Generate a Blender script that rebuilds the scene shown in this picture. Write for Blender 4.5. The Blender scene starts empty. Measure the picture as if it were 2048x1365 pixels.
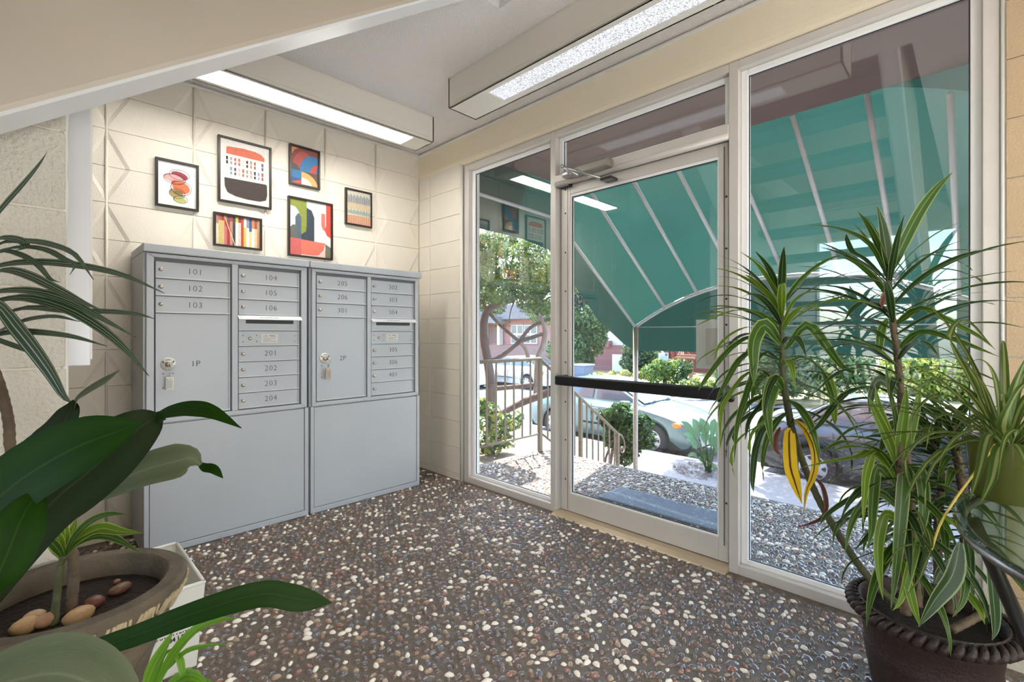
import bpy, bmesh, math, random
import numpy as np
from mathutils import Vector, Matrix
random.seed(7); np.random.seed(7)
SC = bpy.context.scene
COL = SC.collection
PI = math.pi

# ------------------------------------------------------------------ camera
H = 1.10
CAM = Vector((-2.252, -3.298, H))
TH = math.radians(44.62)
FW = Vector((math.cos(TH), math.sin(TH), 0)); RT = Vector((math.sin(TH), -math.cos(TH), 0))
cd = bpy.data.cameras.new('camera'); co = bpy.data.objects.new('camera', cd); COL.objects.link(co)
co.location = CAM; co.rotation_euler = (PI / 2, 0, TH - PI / 2)
cd.sensor_width = 36.0; cd.sensor_fit = 'HORIZONTAL'; cd.lens = 950.0 / 2048 * 36
cd.shift_y = -15.1 / 2048; cd.clip_start = 0.02; cd.clip_end = 400
SC.camera = co
# ------------------------------------------------------------------ colour management, sky, sun
SC.view_settings.view_transform = 'Standard'; SC.view_settings.look = 'None'
SC.view_settings.gamma = 1.0; SC.view_settings.use_curve_mapping = False
SC.view_settings.exposure = 1.8
SUN_DIR = Vector((.25, .345, .864)).normalized()
w = bpy.data.worlds.new('world'); SC.world = w; w.use_nodes = True
wn = w.node_tree.nodes; bg = wn['Background']; sky = wn.new('ShaderNodeTexSky')
sky.sky_type = 'NISHITA'; sky.sun_disc = False; sky.sun_elevation = math.asin(SUN_DIR.z)
sky.sun_rotation = math.atan2(SUN_DIR.x, SUN_DIR.y); sky.air_density = 1.0; sky.dust_density = 1.5
w.node_tree.links.new(sky.outputs[0], bg.inputs[0]); bg.inputs[1].default_value = 0.48
sl = bpy.data.lights.new('sun', 'SUN'); sl.energy = 7.5; sl.angle = math.radians(0.7); sl.color = (1.0, .95, .87)
so = bpy.data.objects.new('sun', sl); COL.objects.link(so); so.location = (6, 8, 20)
so.rotation_euler = SUN_DIR.to_track_quat('Z', 'Y').to_euler()
def area(name, loc, aim, sx, sy, energy, col):
    a = bpy.data.lights.new(name, 'AREA'); a.shape = 'RECTANGLE'; a.size = sx; a.size_y = sy; a.energy = energy; a.color = col
    o = bpy.data.objects.new(name, a); COL.objects.link(o); o.location = loc; o.rotation_euler = Vector(aim).to_track_quat('-Z', 'Y').to_euler(); return o
# added lamps: fill at the windowless rear wall, extra daylight in the side opening
area('fill_rear', (-1.9, -4.97, 1.15), (0, 1, .7), 4.2, 2.0, 42, (.97, .98, 1.0))
area('daylight_side', (-5.17, -2.45, 1.25), (1, 0, .5), 1.3, 2.2, 1.5, (.95, .97, 1.0))
LAMP = 8.5      # ceiling fixture lens, lit
LAMP_DIM = .30   # the fixture beside the door, dimmer tubes

# ------------------------------------------------------------------ helpers
def ray(u, v): return FW + RT * ((u - 1024) / 950.0) + Vector((0, 0, (667.4 - v) / 950.0))
def at(u, v, d): return CAM + ray(u, v) * d
def at_y(u, v, y): r = ray(u, v); return CAM + r * ((y - CAM.y) / r.y)
def at_x(u, v, x): r = ray(u, v); return CAM + r * ((x - CAM.x) / r.x)
def at_z(u, v, z): r = ray(u, v); return CAM + r * ((z - CAM.z) / r.z)

def lin(c):
    c = c / 255.0
    return c / 12.92 if c <= .04045 else ((c + .055) / 1.055) ** 2.4
def rgb(r, g, b): return (lin(r), lin(g), lin(b), 1)

def mat(name, col, rough=.6, metal=0., bump=None, var=None, spec=.5, coat=0., trans=0., emit=None, sheen=0.):
    """procedural principled material; bump=(scale,strength), var=(scale,amount), trans = translucent share"""
    m = bpy.data.materials.new(name); m.use_nodes = True
    nt = m.node_tree; p = nt.nodes['Principled BSDF']; L = nt.links.new
    c = rgb(*col)
    p.inputs['Base Color'].default_value = c; p.inputs['Roughness'].default_value = rough
    p.inputs['Metallic'].default_value = metal; p.inputs['Specular IOR Level'].default_value = spec
    p.inputs['Coat Weight'].default_value = coat
    tc = nt.nodes.new('ShaderNodeTexCoord'); colout = None
    if var:
        n = nt.nodes.new('ShaderNodeTexNoise'); n.inputs['Scale'].default_value = var[0]; n.inputs['Detail'].default_value = 4
        L(tc.outputs['Object'], n.inputs['Vector'])
        mx = nt.nodes.new('ShaderNodeMix'); mx.data_type = 'RGBA'
        a = var[1]
        mx.inputs['A'].default_value = tuple(max(0, x * (1 - a)) for x in c[:3]) + (1,)
        mx.inputs['B'].default_value = tuple(min(1, x * (1 + a)) for x in c[:3]) + (1,)
        mr = nt.nodes.new('ShaderNodeMapRange'); mr.inputs['From Min'].default_value = .3; mr.inputs['From Max'].default_value = .7
        L(n.outputs['Fac'], mr.inputs['Value']); L(mr.outputs[0], mx.inputs['Factor']); L(mx.outputs['Result'], p.inputs['Base Color'])
        colout = mx.outputs['Result']
    if bump:
        n2 = nt.nodes.new('ShaderNodeTexNoise'); n2.inputs['Scale'].default_value = bump[0]; n2.inputs['Detail'].default_value = 3
        L(tc.outputs['Object'], n2.inputs['Vector'])
        b = nt.nodes.new('ShaderNodeBump'); b.inputs['Strength'].default_value = bump[1]; b.inputs['Distance'].default_value = .01
        L(n2.outputs['Fac'], b.inputs['Height']); L(b.outputs[0], p.inputs['Normal'])
    if emit:
        p.inputs['Emission Color'].default_value = rgb(*emit[0]); p.inputs['Emission Strength'].default_value = emit[1]
    if trans:
        t = nt.nodes.new('ShaderNodeBsdfTranslucent'); ms = nt.nodes.new('ShaderNodeMixShader'); ms.inputs[0].default_value = trans
        t.inputs[0].default_value = c
        if colout: L(colout, t.inputs[0])
        L(p.outputs[0], ms.inputs[1]); L(t.outputs[0], ms.inputs[2]); L(ms.outputs[0], nt.nodes['Material Output'].inputs[0])
    return m

def glass_mat(name, tint=(.97, .985, .975), rough=0.0, haze=0.0):
    m = bpy.data.materials.new(name); m.use_nodes = True; nt = m.node_tree; N = nt.nodes.new; L = nt.links.new
    nt.nodes.remove(nt.nodes['Principled BSDF'])
    lw = N('ShaderNodeLayerWeight'); lw.inputs[0].default_value = .5
    pw = N('ShaderNodeMath'); pw.operation = 'POWER'; pw.inputs[1].default_value = 5; L(lw.outputs['Facing'], pw.inputs[0])
    ma = N('ShaderNodeMath'); ma.operation = 'MULTIPLY_ADD'; ma.inputs[1].default_value = .95; ma.inputs[2].default_value = .08; L(pw.outputs[0], ma.inputs[0])
    tr = N('ShaderNodeBsdfTransparent'); tr.inputs[0].default_value = tint + (1,)
    gl = N('ShaderNodeBsdfGlossy'); gl.inputs['Roughness'].default_value = rough; gl.inputs[0].default_value = (1, 1, 1, 1)
    ms = N('ShaderNodeMixShader'); L(ma.outputs[0], ms.inputs[0]); L(tr.outputs[0], ms.inputs[1]); L(gl.outputs[0], ms.inputs[2])
    L(ms.outputs[0], nt.nodes['Material Output'].inputs[0])
    return m

class MB:
    def __init__(s): s.v = []; s.f = []; s.m = []; s.uv = {}
    def add(s, vs, fs, m=0):
        o = len(s.v); s.v += [tuple(x) for x in vs]
        for f in fs: s.f.append(tuple(i + o for i in f)); s.m.append(m)
        return s
    def box(s, x0, x1, y0, y1, z0, z1, m=0):
        x0, x1 = min(x0, x1), max(x0, x1); y0, y1 = min(y0, y1), max(y0, y1); z0, z1 = min(z0, z1), max(z0, z1)
        vs = [(x, y, z) for z in (z0, z1) for y in (y0, y1) for x in (x0, x1)]
        return s.add(vs, [(0, 2, 3, 1), (4, 5, 7, 6), (0, 1, 5, 4), (2, 6, 7, 3), (0, 4, 6, 2), (1, 3, 7, 5)], m)
    def prism(s, poly, d, m=0):
        """poly: 3D points in a plane, d: extrusion vector"""
        n = len(poly); d = Vector(d); a = [Vector(p) for p in poly]
        vs = a + [p + d for p in a]
        fs = [tuple(range(n))[::-1], tuple(range(n, 2 * n))] + [(i, (i + 1) % n, n + (i + 1) % n, n + i) for i in range(n)]
        return s.add(vs, fs, m)
    def tube(s, pts, r, n=8, m=0, caps=True):
        pts = [Vector(p) for p in pts]; k = len(pts)
        rs = r if isinstance(r, (list, tuple)) else [r] * k
        o = len(s.v); nrm = None; vs = []
        for i, p in enumerate(pts):
            t = (pts[min(i + 1, k - 1)] - pts[max(i - 1, 0)])
            t = t.normalized() if t.length > 1e-9 else Vector((0, 0, 1))
            if nrm is None:
                nrm = t.cross(Vector((0, 0, 1)) if abs(t.z) < .9 else Vector((1, 0, 0))).normalized()
            else:
                nrm = (nrm - t * nrm.dot(t)).normalized()
            b = t.cross(nrm)
            for j in range(n):
                a = 2 * PI * j / n; vs.append(p + (nrm * math.cos(a) + b * math.sin(a)) * rs[i])
        fs = []
        for i in range(k - 1):
            for j in range(n):
                a = i * n + j; b2 = i * n + (j + 1) % n; fs.append((a, b2, b2 + n, a + n))
        if caps: fs += [tuple(range(n))[::-1], tuple(range((k - 1) * n, k * n))]
        return s.add(vs, fs, m)
    def lathe(s, prof, n=24, c=(0, 0, 0), m=0, mod=None):
        vs = []; k = len(prof)
        for i, (r, z) in enumerate(prof):
            for j in range(n):
                a = 2 * PI * j / n; rr = r + (mod(i, j, n) if mod else 0)
                vs.append((c[0] + rr * math.cos(a), c[1] + rr * math.sin(a), c[2] + z))
        fs = [(i * n + j, i * n + (j + 1) % n, (i + 1) * n + (j + 1) % n, (i + 1) * n + j) for i in range(k - 1) for j in range(n)]
        return s.add(vs, fs, m)
    def ball(s, c, r, n=10, m=0, sc=(1, 1, 1), jit=0):
        k = n // 2; vs = [(c[0], c[1], c[2] + r * sc[2])]
        for i in range(1, k):
            t = PI * i / k
            for j in range(n):
                a = 2 * PI * j / n; q = r * (1 + random.uniform(-jit, jit))
                vs.append((c[0] + q * sc[0] * math.sin(t) * math.cos(a), c[1] + q * sc[1] * math.sin(t) * math.sin(a), c[2] + q * sc[2] * math.cos(t)))
        vs.append((c[0], c[1], c[2] - r * sc[2])); e = len(vs) - 1
        fs = [(0, 1 + j, 1 + (j + 1) % n) for j in range(n)]
        for i in range(k - 2):
            for j in range(n):
                a = 1 + i * n + j; b = 1 + i * n + (j + 1) % n; fs.append((a, a + n, b + n, b))
        o = 1 + (k - 2) * n
        fs += [(o + j, e, o + (j + 1) % n) for j in range(n)]
        return s.add(vs, fs, m)
    def mesh(s, name, mats, smooth=False):
        me = bpy.data.meshes.new(name); me.from_pydata(s.v, [], s.f)
        for x in (mats if isinstance(mats, (list, tuple)) else [mats]): me.materials.append(x)
        if any(s.m): me.polygons.foreach_set('material_index', s.m)
        if smooth: me.polygons.foreach_set('use_smooth', [True] * len(me.polygons))
        me.update(); return me
    def build(s, name, mats, parent=None, smooth=False, bevel=0, label=None, cat=None, group=None, kind=None, fix=True, angle=None):
        base = Vector((0, 0, 0))
        if parent is None and s.v:
            a = np.array(s.v); lo = a.min(0); hi = a.max(0); base = Vector(((lo[0] + hi[0]) / 2, (lo[1] + hi[1]) / 2, lo[2]))
            s.v = [tuple(Vector(q) - base) for q in s.v]
        me = s.mesh(name, mats, smooth)
        if fix:
            bm = bmesh.new(); bm.from_mesh(me); bmesh.ops.recalc_face_normals(bm, faces=bm.faces)
            if angle is not None:
                for e in bm.edges:
                    if len(e.link_faces) == 2 and e.calc_face_angle(0) > angle: e.smooth = False
            bm.to_mesh(me); bm.free()
        o = bpy.data.objects.new(name, me); COL.objects.link(o); o.location = base
        if parent is not None: child(o, parent)
        if bevel:
            b = o.modifiers.new('bevel', 'BEVEL'); b.width = bevel; b.segments = 2; b.limit_method = 'ANGLE'; b.angle_limit = .6
        return tag(o, label, cat, group, kind)

def world_of(o):
    m = Matrix.Translation(o.location) @ o.rotation_euler.to_matrix().to_4x4() @ Matrix.Diagonal(o.scale).to_4x4()
    return (world_of(o.parent) @ o.matrix_parent_inverse @ m) if o.parent else m
def child(o, parent):
    o.parent = parent; o.matrix_parent_inverse = world_of(parent).inverted()
def tag(o, label=None, cat=None, group=None, kind=None):
    if label: o['label'] = label
    if cat: o['category'] = cat
    if group: o['group'] = group
    if kind: o['kind'] = kind
    return o
def thing(name, loc, label=None, cat=None, group=None, kind=None):
    o = bpy.data.objects.new(name, None); COL.objects.link(o); o.location = loc; o.empty_display_size = .1
    return tag(o, label, cat, group, kind)
def put(name, me, parent, loc=(0, 0, 0), rot=(0, 0, 0), scale=(1, 1, 1)):
    """an object sharing mesh data; world placement"""
    o = bpy.data.objects.new(name, me); COL.objects.link(o)
    o.location = loc; o.rotation_euler = rot; o.scale = scale
    if parent is not None: child(o, parent)
    return o
def copy_tree(o, parent=None):
    c = o.copy(); COL.objects.link(c)
    if parent is not None: c.parent = parent
    for ch in list(o.children): copy_tree(ch, c)
    return c
def text(name, s, size, loc, rot, m, parent, depth=.0006, align='CENTER', thin=0.0, spacing=1.0):
    cu = bpy.data.curves.new('txt', 'FONT'); cu.body = s; cu.size = size; cu.align_x = align; cu.align_y = 'CENTER'
    cu.extrude = depth; cu.offset = thin; cu.space_character = spacing; cu.resolution_u = 3
    t = bpy.data.objects.new('txt', cu); COL.objects.link(t)
    dg = bpy.context.evaluated_depsgraph_get(); me = bpy.data.meshes.new_from_object(t.evaluated_get(dg))
    bpy.data.objects.remove(t); me.materials.clear(); me.materials.append(m); me.name = name
    o = bpy.data.objects.new(name, me); COL.objects.link(o); o.location = loc; o.rotation_euler = rot
    if parent is not None: child(o, parent)
    return o
def spline(pts, n):
    """Catmull-Rom through pts"""
    P = [np.array(p, float) for p in pts]; P = [2 * P[0] - P[1]] + P + [2 * P[-1] - P[-2]]; out = []
    k = len(P) - 3
    for i in range(n):
        t = i / (n - 1) * k; j = min(int(t), k - 1); t -= j; a, b, c, d = P[j:j + 4]
        out.append(.5 * ((2 * b) + (-a + c) * t + (2 * a - 5 * b + 4 * c - d) * t * t + (-a + 3 * b - 3 * c + d) * t ** 3))
    return out

# ------------------------------------------------------------------ materials
cream = mat('cream_block_paint', (226, 219, 205), .55, bump=(140, .2), var=(3, .04))
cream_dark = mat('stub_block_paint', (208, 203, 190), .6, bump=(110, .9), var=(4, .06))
tan = mat('tan_block_paint', (184, 160, 128), .6, bump=(140, .3), var=(3, .05))
mortar = mat('painted_mortar', (214, 206, 192), .7, bump=(90, .3))
plaster = mat('beam_plaster', (234, 222, 198), .5, bump=(60, .1), var=(2, .03))
popcorn = mat('popcorn_ceiling', (246, 242, 239), .8, bump=(170, 1.0))
white_trim = mat('white_caulk', (225, 222, 216), .4)
stair_paint = mat('stair_paint', (190, 180, 164), .45, bump=(25, .06), var=(2, .03))
alu = mat('storefront_aluminium', (208, 203, 197), .38, .1, var=(6, .03))
alu_skylit = mat('glass_stop_skylit', (246, 246, 246), .35)  # outside sky light on the stops is put into this whiter colour
gasket = mat('gasket', (48, 48, 52), .6)
glass = glass_mat('window_glass')
steel = mat('steel', (190, 190, 190), .3, .9)
dark_steel = mat('dark_steel', (70, 66, 62), .4, .7)
black = mat('black_plastic', (20, 19, 21), .35)
mail_grey = mat('mailbox_grey', (187, 192, 198), .42, .15, var=(5, .02), bump=(300, .03))
mail_lip = mat('mailbox_edge', (205, 208, 211), .4, .1)
ink = mat('dark_ink', (44, 46, 50), .6)
black_ink = mat('black_ink', (18, 18, 18), .6)
paper = mat('paper', (236, 234, 230), .7)
brass = mat('lock_nickel', (200, 192, 178), .28, .85)
lens_lit = mat('lit_lens', (255, 252, 245), .5, emit=((255, 251, 244), LAMP))
lens_dim = mat('prismatic_lens', (225, 228, 232), .3, bump=(220, 1.0), emit=((240, 243, 255), LAMP_DIM))
_n = lens_dim.node_tree; _v = _n.nodes.new('ShaderNodeTexVoronoi'); _v.inputs['Scale'].default_value = 150; _c = _n.nodes.new('ShaderNodeTexCoord'); _n.links.new(_c.outputs['Object'], _v.inputs['Vector'])
_r = _n.nodes.new('ShaderNodeMapRange'); _r.inputs['From Max'].default_value = .75; _r.inputs['To Min'].default_value = LAMP_DIM * 1.5; _r.inputs['To Max'].default_value = LAMP_DIM * .15
_n.links.new(_v.outputs['Distance'], _r.inputs['Value']); _n.links.new(_r.outputs[0], _n.nodes['Principled BSDF'].inputs['Emission Strength'])
fixture = mat('fixture_enamel', (222, 217, 206), .4)
# ================================================================== ROOM
ZK = lambda k: .04 + .195 * k
CEIL = 2.573
# floor slab
matrix_m = mat('aggregate_cement', (114, 102, 90), .6, bump=(160, 1.0), var=(30, .22))
fl = MB().box(-5.2, .02, -6, .0, -.16, 0).build('floor', matrix_m, kind='structure')
porch = MB().box(.02, 1.19, -5.2, -.30, -.16, -.002).build('floor_porch', matrix_m, kind='structure')

# pebbles: six shapes x five stones
stone_m = [mat('pebble_white', (238, 228, 212), .26, coat=.6, var=(40, .08)), mat('pebble_brown', (116, 98, 90), .22, coat=.7, var=(40, .15)),
           mat('pebble_grey', (108, 104, 108), .22, coat=.7, var=(40, .15)), mat('pebble_red', (146, 108, 94), .24, coat=.7, var=(40, .12)), mat('pebble_tan', (166, 144, 120), .24, coat=.7, var=(40, .12))]
dome = []
for k in range(6):
    vs = [(0, 0, 1.0)]
    jit = [random.uniform(.72, 1.18) for _ in range(8)]
    for rr, zz in ((.62, .78), (1.0, .1)):
        for j in range(8):
            a = 2 * PI * (j + (.5 if rr < 1 else 0)) / 8; vs.append((rr * jit[j] * math.cos(a), rr * jit[j] * math.sin(a), zz))
    fs = [(0, 1 + j, 1 + (j + 1) % 8) for j in range(8)]
    for j in range(8):
        a, b = 1 + j, 1 + (j + 1) % 8; fs += [(a, 9 + j, 9 + (j + 1) % 8), (a, 9 + (j + 1) % 8, b)]
    dome.append((np.array(vs), np.array(fs)))
def stone_pick(): return random.choices(range(5), (.20, .38, .24, .08, .10))[0]
dome_me = {}
for k in range(6):
    for s in range(5):
        b = MB(); b.add([tuple(q) for q in dome[k][0]], [tuple(f) for f in dome[k][1]]); dome_me[k, s] = b.mesh('pebble', stone_m[s], True)
def scatter(x0, x1, y0, y1, step, keep, z):
    out = []; ny = int((y1 - y0) / (step * .87))
    for j in range(ny):
        for i in range(int((x1 - x0) / step)):
            x = x0 + (i + .5 * (j % 2)) * step + random.uniform(-.28, .28) * step; y = y0 + j * step * .87 + random.uniform(-.28, .28) * step
            if not keep(x, y): continue
            a = random.uniform(.0105, .0195) * (1.2 if random.random() < .15 else 1); b = a * random.uniform(.55, .85)
            out.append((x, y, z, a, b, random.uniform(.006, .0115), random.uniform(0, PI), random.randrange(6), stone_pick()))
    return out
def stuff_stones(name, lst, parent):
    V = []; F = []; Mi = []; o = 0
    for x, y, z, a, b, h, r, k, s in lst:
        v, f = dome[k]; c, sn = math.cos(r), math.sin(r)
        px = v[:, 0] * a; py = v[:, 1] * b
        V.append(np.stack([x + px * c - py * sn, y + px * sn + py * c, z + v[:, 2] * h], 1)); F.append(f + o); o += len(v); Mi += [s] * len(f)
    V = np.concatenate(V); F = np.concatenate(F)
    me = bpy.data.meshes.new(name); me.from_pydata(V.tolist(), [], F.tolist())
    for x in stone_m: me.materials.append(x)
    me.polygons.foreach_set('material_index', Mi); me.polygons.foreach_set('use_smooth', [True] * len(me.polygons)); me.update()
    ob = bpy.data.objects.new(name, me); COL.objects.link(ob); ob.parent = parent; ob.matrix_parent_inverse = world_of(parent).inverted(); ob['kind'] = 'stuff'
    return ob
def inside(x, y):
    if -1.87 < x < -.25 and y > -.41: return False
    d = Vector((x, y, 0)) - CAM; f = d.dot(FW)
    if f < .9: return x > -3 and y > -4.2
    return True
st = scatter(-3.0, -.01, -4.2, -.02, .0335, inside, -.0015)
def size_px(s):
    d = Vector((s[0], s[1], 0)) - CAM; f = d.dot(FW)
    if f < .5: return -1
    u = 1024 + 950 * d.dot(RT) / f; v = 667.4 + 950 * H / f
    if not (330 < u < 2040 and v < 1358): return -1
    if u < 430 and v > 1080: return -1
    if u > 1690: return -1
    return (s[3] + s[4]) / f
order = sorted(range(len(st)), key=lambda i: -size_px(st[i])); near = set(order[:300])
for i in order[:300]:
    x, y, z, a, b, h, r, k, s = st[i]
    put('pebble', dome_me[k, s], fl, (x, y, z), (0, 0, r), (a, b, h))
stuff_stones('pebbles', [s for i, s in enumerate(st) if i not in near], fl)
stuff_stones('porch_pebbles', scatter(.16, 1.185, -4.4, -.31, .0315, lambda x, y: True, -.0035), porch)

# ---- relief block wall behind the mailboxes
wb = MB().box(-5.2, .15, .0215, .2, -.15, 2.75).build('wall_back', mortar, kind='structure')
def relief(up):
    hw, h, d, w_, b = .1960, .1925, .0075, .100, .020
    zl = lambda z: z if not up else h - z          # up: recess wide at the top
    q = MB(); Y = 0.0
    def P(x, z, y): return (x, y, zl(z))
    q.add([P(-hw + w_, 0, Y), P(hw - w_, 0, Y), P(hw, h, Y), P(-hw, h, Y)], [(0, 1, 2, 3)])
    for s in (-1, 1):
        q.add([P(s * (hw - w_), 0, Y), P(s * (hw - w_ + b), 0, d), P(s * hw, h * (1 - b / w_), d), P(s * hw, h, Y)], [(0, 1, 2, 3)])
        q.add([P(s * (hw - w_ + b), 0, d), P(s * hw, 0, d), P(s * hw, h * (1 - b / w_), d)], [(0, 1, 2)])
        q.add([P(s * hw, 0, d), P(s * hw, h * (1 - b / w_), d), P(s * hw, h, Y), P(s * hw, h, .03), P(s * hw, 0, .03)], [(0, 1, 2, 3, 4)])
    q.add([P(-hw, h, Y), P(hw, h, Y), P(hw, h, .03), P(-hw, h, .03)], [(0, 1, 2, 3)])
    q.add([P(-hw + w_, 0, Y), P(hw - w_, 0, Y), P(hw - w_ + b, 0, d), P(hw, 0, d), P(hw, 0, .03), P(-hw, 0, .03), P(-hw, 0, d), P(-hw + w_ - b, 0, d)], [(0, 1, 2, 3, 4, 5, 6, 7)])
    me = q.mesh('block', cream); bm = bmesh.new(); bm.from_mesh(me); bmesh.ops.remove_doubles(bm, verts=bm.verts, dist=1e-5); bmesh.ops.recalc_face_normals(bm, faces=bm.faces); bm.to_mesh(me); bm.free()
    return me
blk = {False: relief(False), True: relief(True)}
for c in range(8):
    xc = -.0 - .394 * (c + .5)
    for k in range(13):
        up = (k % 2 == 1)                               # course 11 (odd): recess wide at its top edge (z=2.38)
        put('block', blk[up], wb, (xc, -.001, ZK(k) + .0012))
    MB().tube([(xc - .197, .003, 0), (xc - .197, .003, CEIL)], .0065, 6).build('joint_bead', cream, wb, True)
MB().box(-3.2, 0, -.001, .02, -.0, .036).build('base_course', cream, wb)

# ---- wall with the door: block pier, header beam
wf = MB().box(.0035, .16, -.555, .2, -.16, 2.75).build('wall_front', mortar, kind='structure')
def plain_block(w_, mt, h=.188):
    q = MB().box(0, .03, -w_ / 2, w_ / 2, 0, h); return q.mesh('block', mt)
b_long = plain_block(.386, cream, .192); b_half = plain_block(.149, cream, .192)
for k in range(12):
    for me, yc in ((b_long, -.347), (b_half, -.0755)):
        o = put('block', me, wf, (-.001, yc, ZK(k) + .0075))
        bv = o.modifiers.new('bevel', 'BEVEL'); bv.width = .002; bv.segments = 1
MB().box(-.001, .03, -.538, 0, 0, .042).build('base_course', cream, wf)
MB().tube([(.0, -.55, .0), (.0, -.55, 2.35)], .012, 8).build('caulk_bead', white_trim, wf, True)
hb = MB(); hb.prism([(-.004, -5, 2.388), (-.004, -5, CEIL), (.16, -5, CEIL), (.16, -5, 2.35), (.012, -5, 2.35), (-.001, -5, 2.362)], (0, 5.2, 0))
hb.build('trim_1', plaster, kind='structure', bevel=.006)
# right pier
wr = MB().box(.002, .16, -5.2, -3.352, -.16, 2.75).build('wall_right', mortar, kind='structure')
b_r = plain_block(.390, tan, .191)
for k in range(12):
    for j in range(4):
        o = put('block', b_r, wr, (-.004, -3.36 - .193 - .394 * j - (.197 if k % 2 else 0) + (.0), ZK(k) + .0095))
    if k % 2:
        put('block', plain_block(.193, tan, .191), wr, (-.004, -3.36 - .095, ZK(k) + .0095))
MB().tube([(.004, -3.35, 0), (.004, -3.35, 2.36)], .0055, 6).build('caulk_bead', white_trim, wr, True)
# stub wall on the left, nearest the camera
wl = MB().box(-5.2, -2.200, -1.6795, -1.45, -.16, 2.75).build('wall_left', mortar, kind='structure')
b_s = MB().box(-.196, .196, 0, .03, 0, .192).mesh('block', cream_dark)
for k in range(13):
    for j in range(4):
        put('block', b_s, wl, (-2.193 - .193 - .394 * j + (-.197 if k % 2 else 0), -1.682, ZK(k) + .0015)).modifiers.new('bevel', 'BEVEL').width = .003
    if k % 2:
        b_h = MB().box(-.097, .097, 0, .03, 0, .192).mesh('block', cream_dark)
        put('block', b_h, wl, (-2.193 - .095, -1.682, ZK(k) + .0015)).modifiers.new('bevel', 'BEVEL').width = .003
rough = MB()
zz = [i * .05 for i in range(52)]
rough.tube([(-2.195 + random.uniform(-.003, .003), -1.668, z) for z in zz], [.009 + random.uniform(-.002, .003) for _ in zz], 6)
rough.build('pale_edge', white_trim, wl, True)  # pale uneven bead along the stub wall edge
p0 = at_y(140, 733, -1.60); p1 = at_y(181, 733, -1.60)
ch = MB(); ch.box(p0.x - .03, p1.x, -1.60, -1.47, p0.z, 2.3).build('trim_2', mat('white_channel', (214, 216, 220), .35, .1), kind='structure', bevel=.002)
MB().box(p1.x + .0, p1.x + .004, -1.598, -1.588, p0.z + .018, 2.3).build('edge_bead', white_trim, bpy.data.objects['trim_2'])
# other walls of the lobby behind the camera, with the bright opening the glass reflects
for nm, bx in (('wall_rear', (-5.2, .16, -5.2, -5.0, -.16, 2.75)),):
    MB().box(*bx).build(nm, plaster, kind='structure')
ws = MB(); ws.box(-5.35, -5.2, -5.2, -3.1, -.16, 2.75); ws.box(-5.35, -5.2, -1.7, .2, -.16, 2.75); ws.box(-5.35, -5.2, -3.1, -1.7, -.16, .1); ws.box(-5.35, -5.2, -3.1, -1.7, 2.35, 2.75)
ws.build('wall_side', plaster, kind='structure')
# ceiling with stairwell
HX0, HX1, HY0, HY1 = -5.2, -.76, -3.05, -1.745
ce = MB()
ce.box(-5.35, .16, HY1, .2, CEIL, 2.78); ce.box(-5.35, .16, -5.2, HY0, CEIL, 2.78); ce.box(HX1, .16, HY0, HY1, CEIL, 2.78)
ce.build('ceiling', popcorn, kind='structure')
up = MB(); up.box(HX0 - .1, HX1 + 1.6, HY0 - .1, HY0, 2.78, 4.6); up.box(HX0 - .1, HX1 + 1.6, HY1, HY1 + .1, 2.78, 4.6); up.box(HX0 - .1, HX0, HY0, HY1, 2.78, 4.6); up.box(HX1 + 1.5, HX1 + 1.6, HY0, HY1, 2.78, 4.6); up.box(HX0 - .1, HX1 + 1.6, HY0 - .1, HY1 + .1, 4.6, 4.7)
up.build('wall_stairwell', plaster, kind='structure')
# crown bead along both walls
cb = MB(); cb.box(-5.2, .0, -.016, .0, 2.548, 2.562); cb.build('trim_3', white_trim, kind='structure', bevel=.003)
cb = MB(); cb.box(-.018, -.002, -5.0, -.0, 2.546, 2.562); cb.build('trim_4', white_trim, kind='structure', bevel=.003)

# ---- staircase over the camera
SA = math.tan(math.radians(35.9))
stc = thing('staircase', (-3.9, -2.4, 0), 'beige painted open riser staircase with a pale underside rising overhead to the ceiling', 'staircase')
zb = lambda x: 1.537 + (x + 2.296) * SA
edge_grey = mat('stair_edge_brightened', (242, 242, 242), .4)  # floor bounce on the underside is put into this paler colour
def stringer(y0, y1, m1):
    q = MB(); xa, xb = -4.42, -.80; vt = .66
    pr = [(xa, zb(xa)), (xb, zb(xb)), (xb, zb(xb) + vt), (xa, zb(xa) + vt)]
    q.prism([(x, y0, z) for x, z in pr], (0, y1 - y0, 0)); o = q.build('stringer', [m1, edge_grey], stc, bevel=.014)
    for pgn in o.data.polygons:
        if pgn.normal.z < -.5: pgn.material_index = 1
    return o
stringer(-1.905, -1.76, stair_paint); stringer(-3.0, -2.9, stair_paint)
tread_m = mat('tread_brown', (120, 92, 70), .5, var=(8, .15))
for k in range(13):
    x = -4.3 + k * .27; MB().box(x, x + .29, -2.9, -1.905, zb(x) + .50, zb(x) + .545).build('tread', tread_m, stc, bevel=.004)

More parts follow.
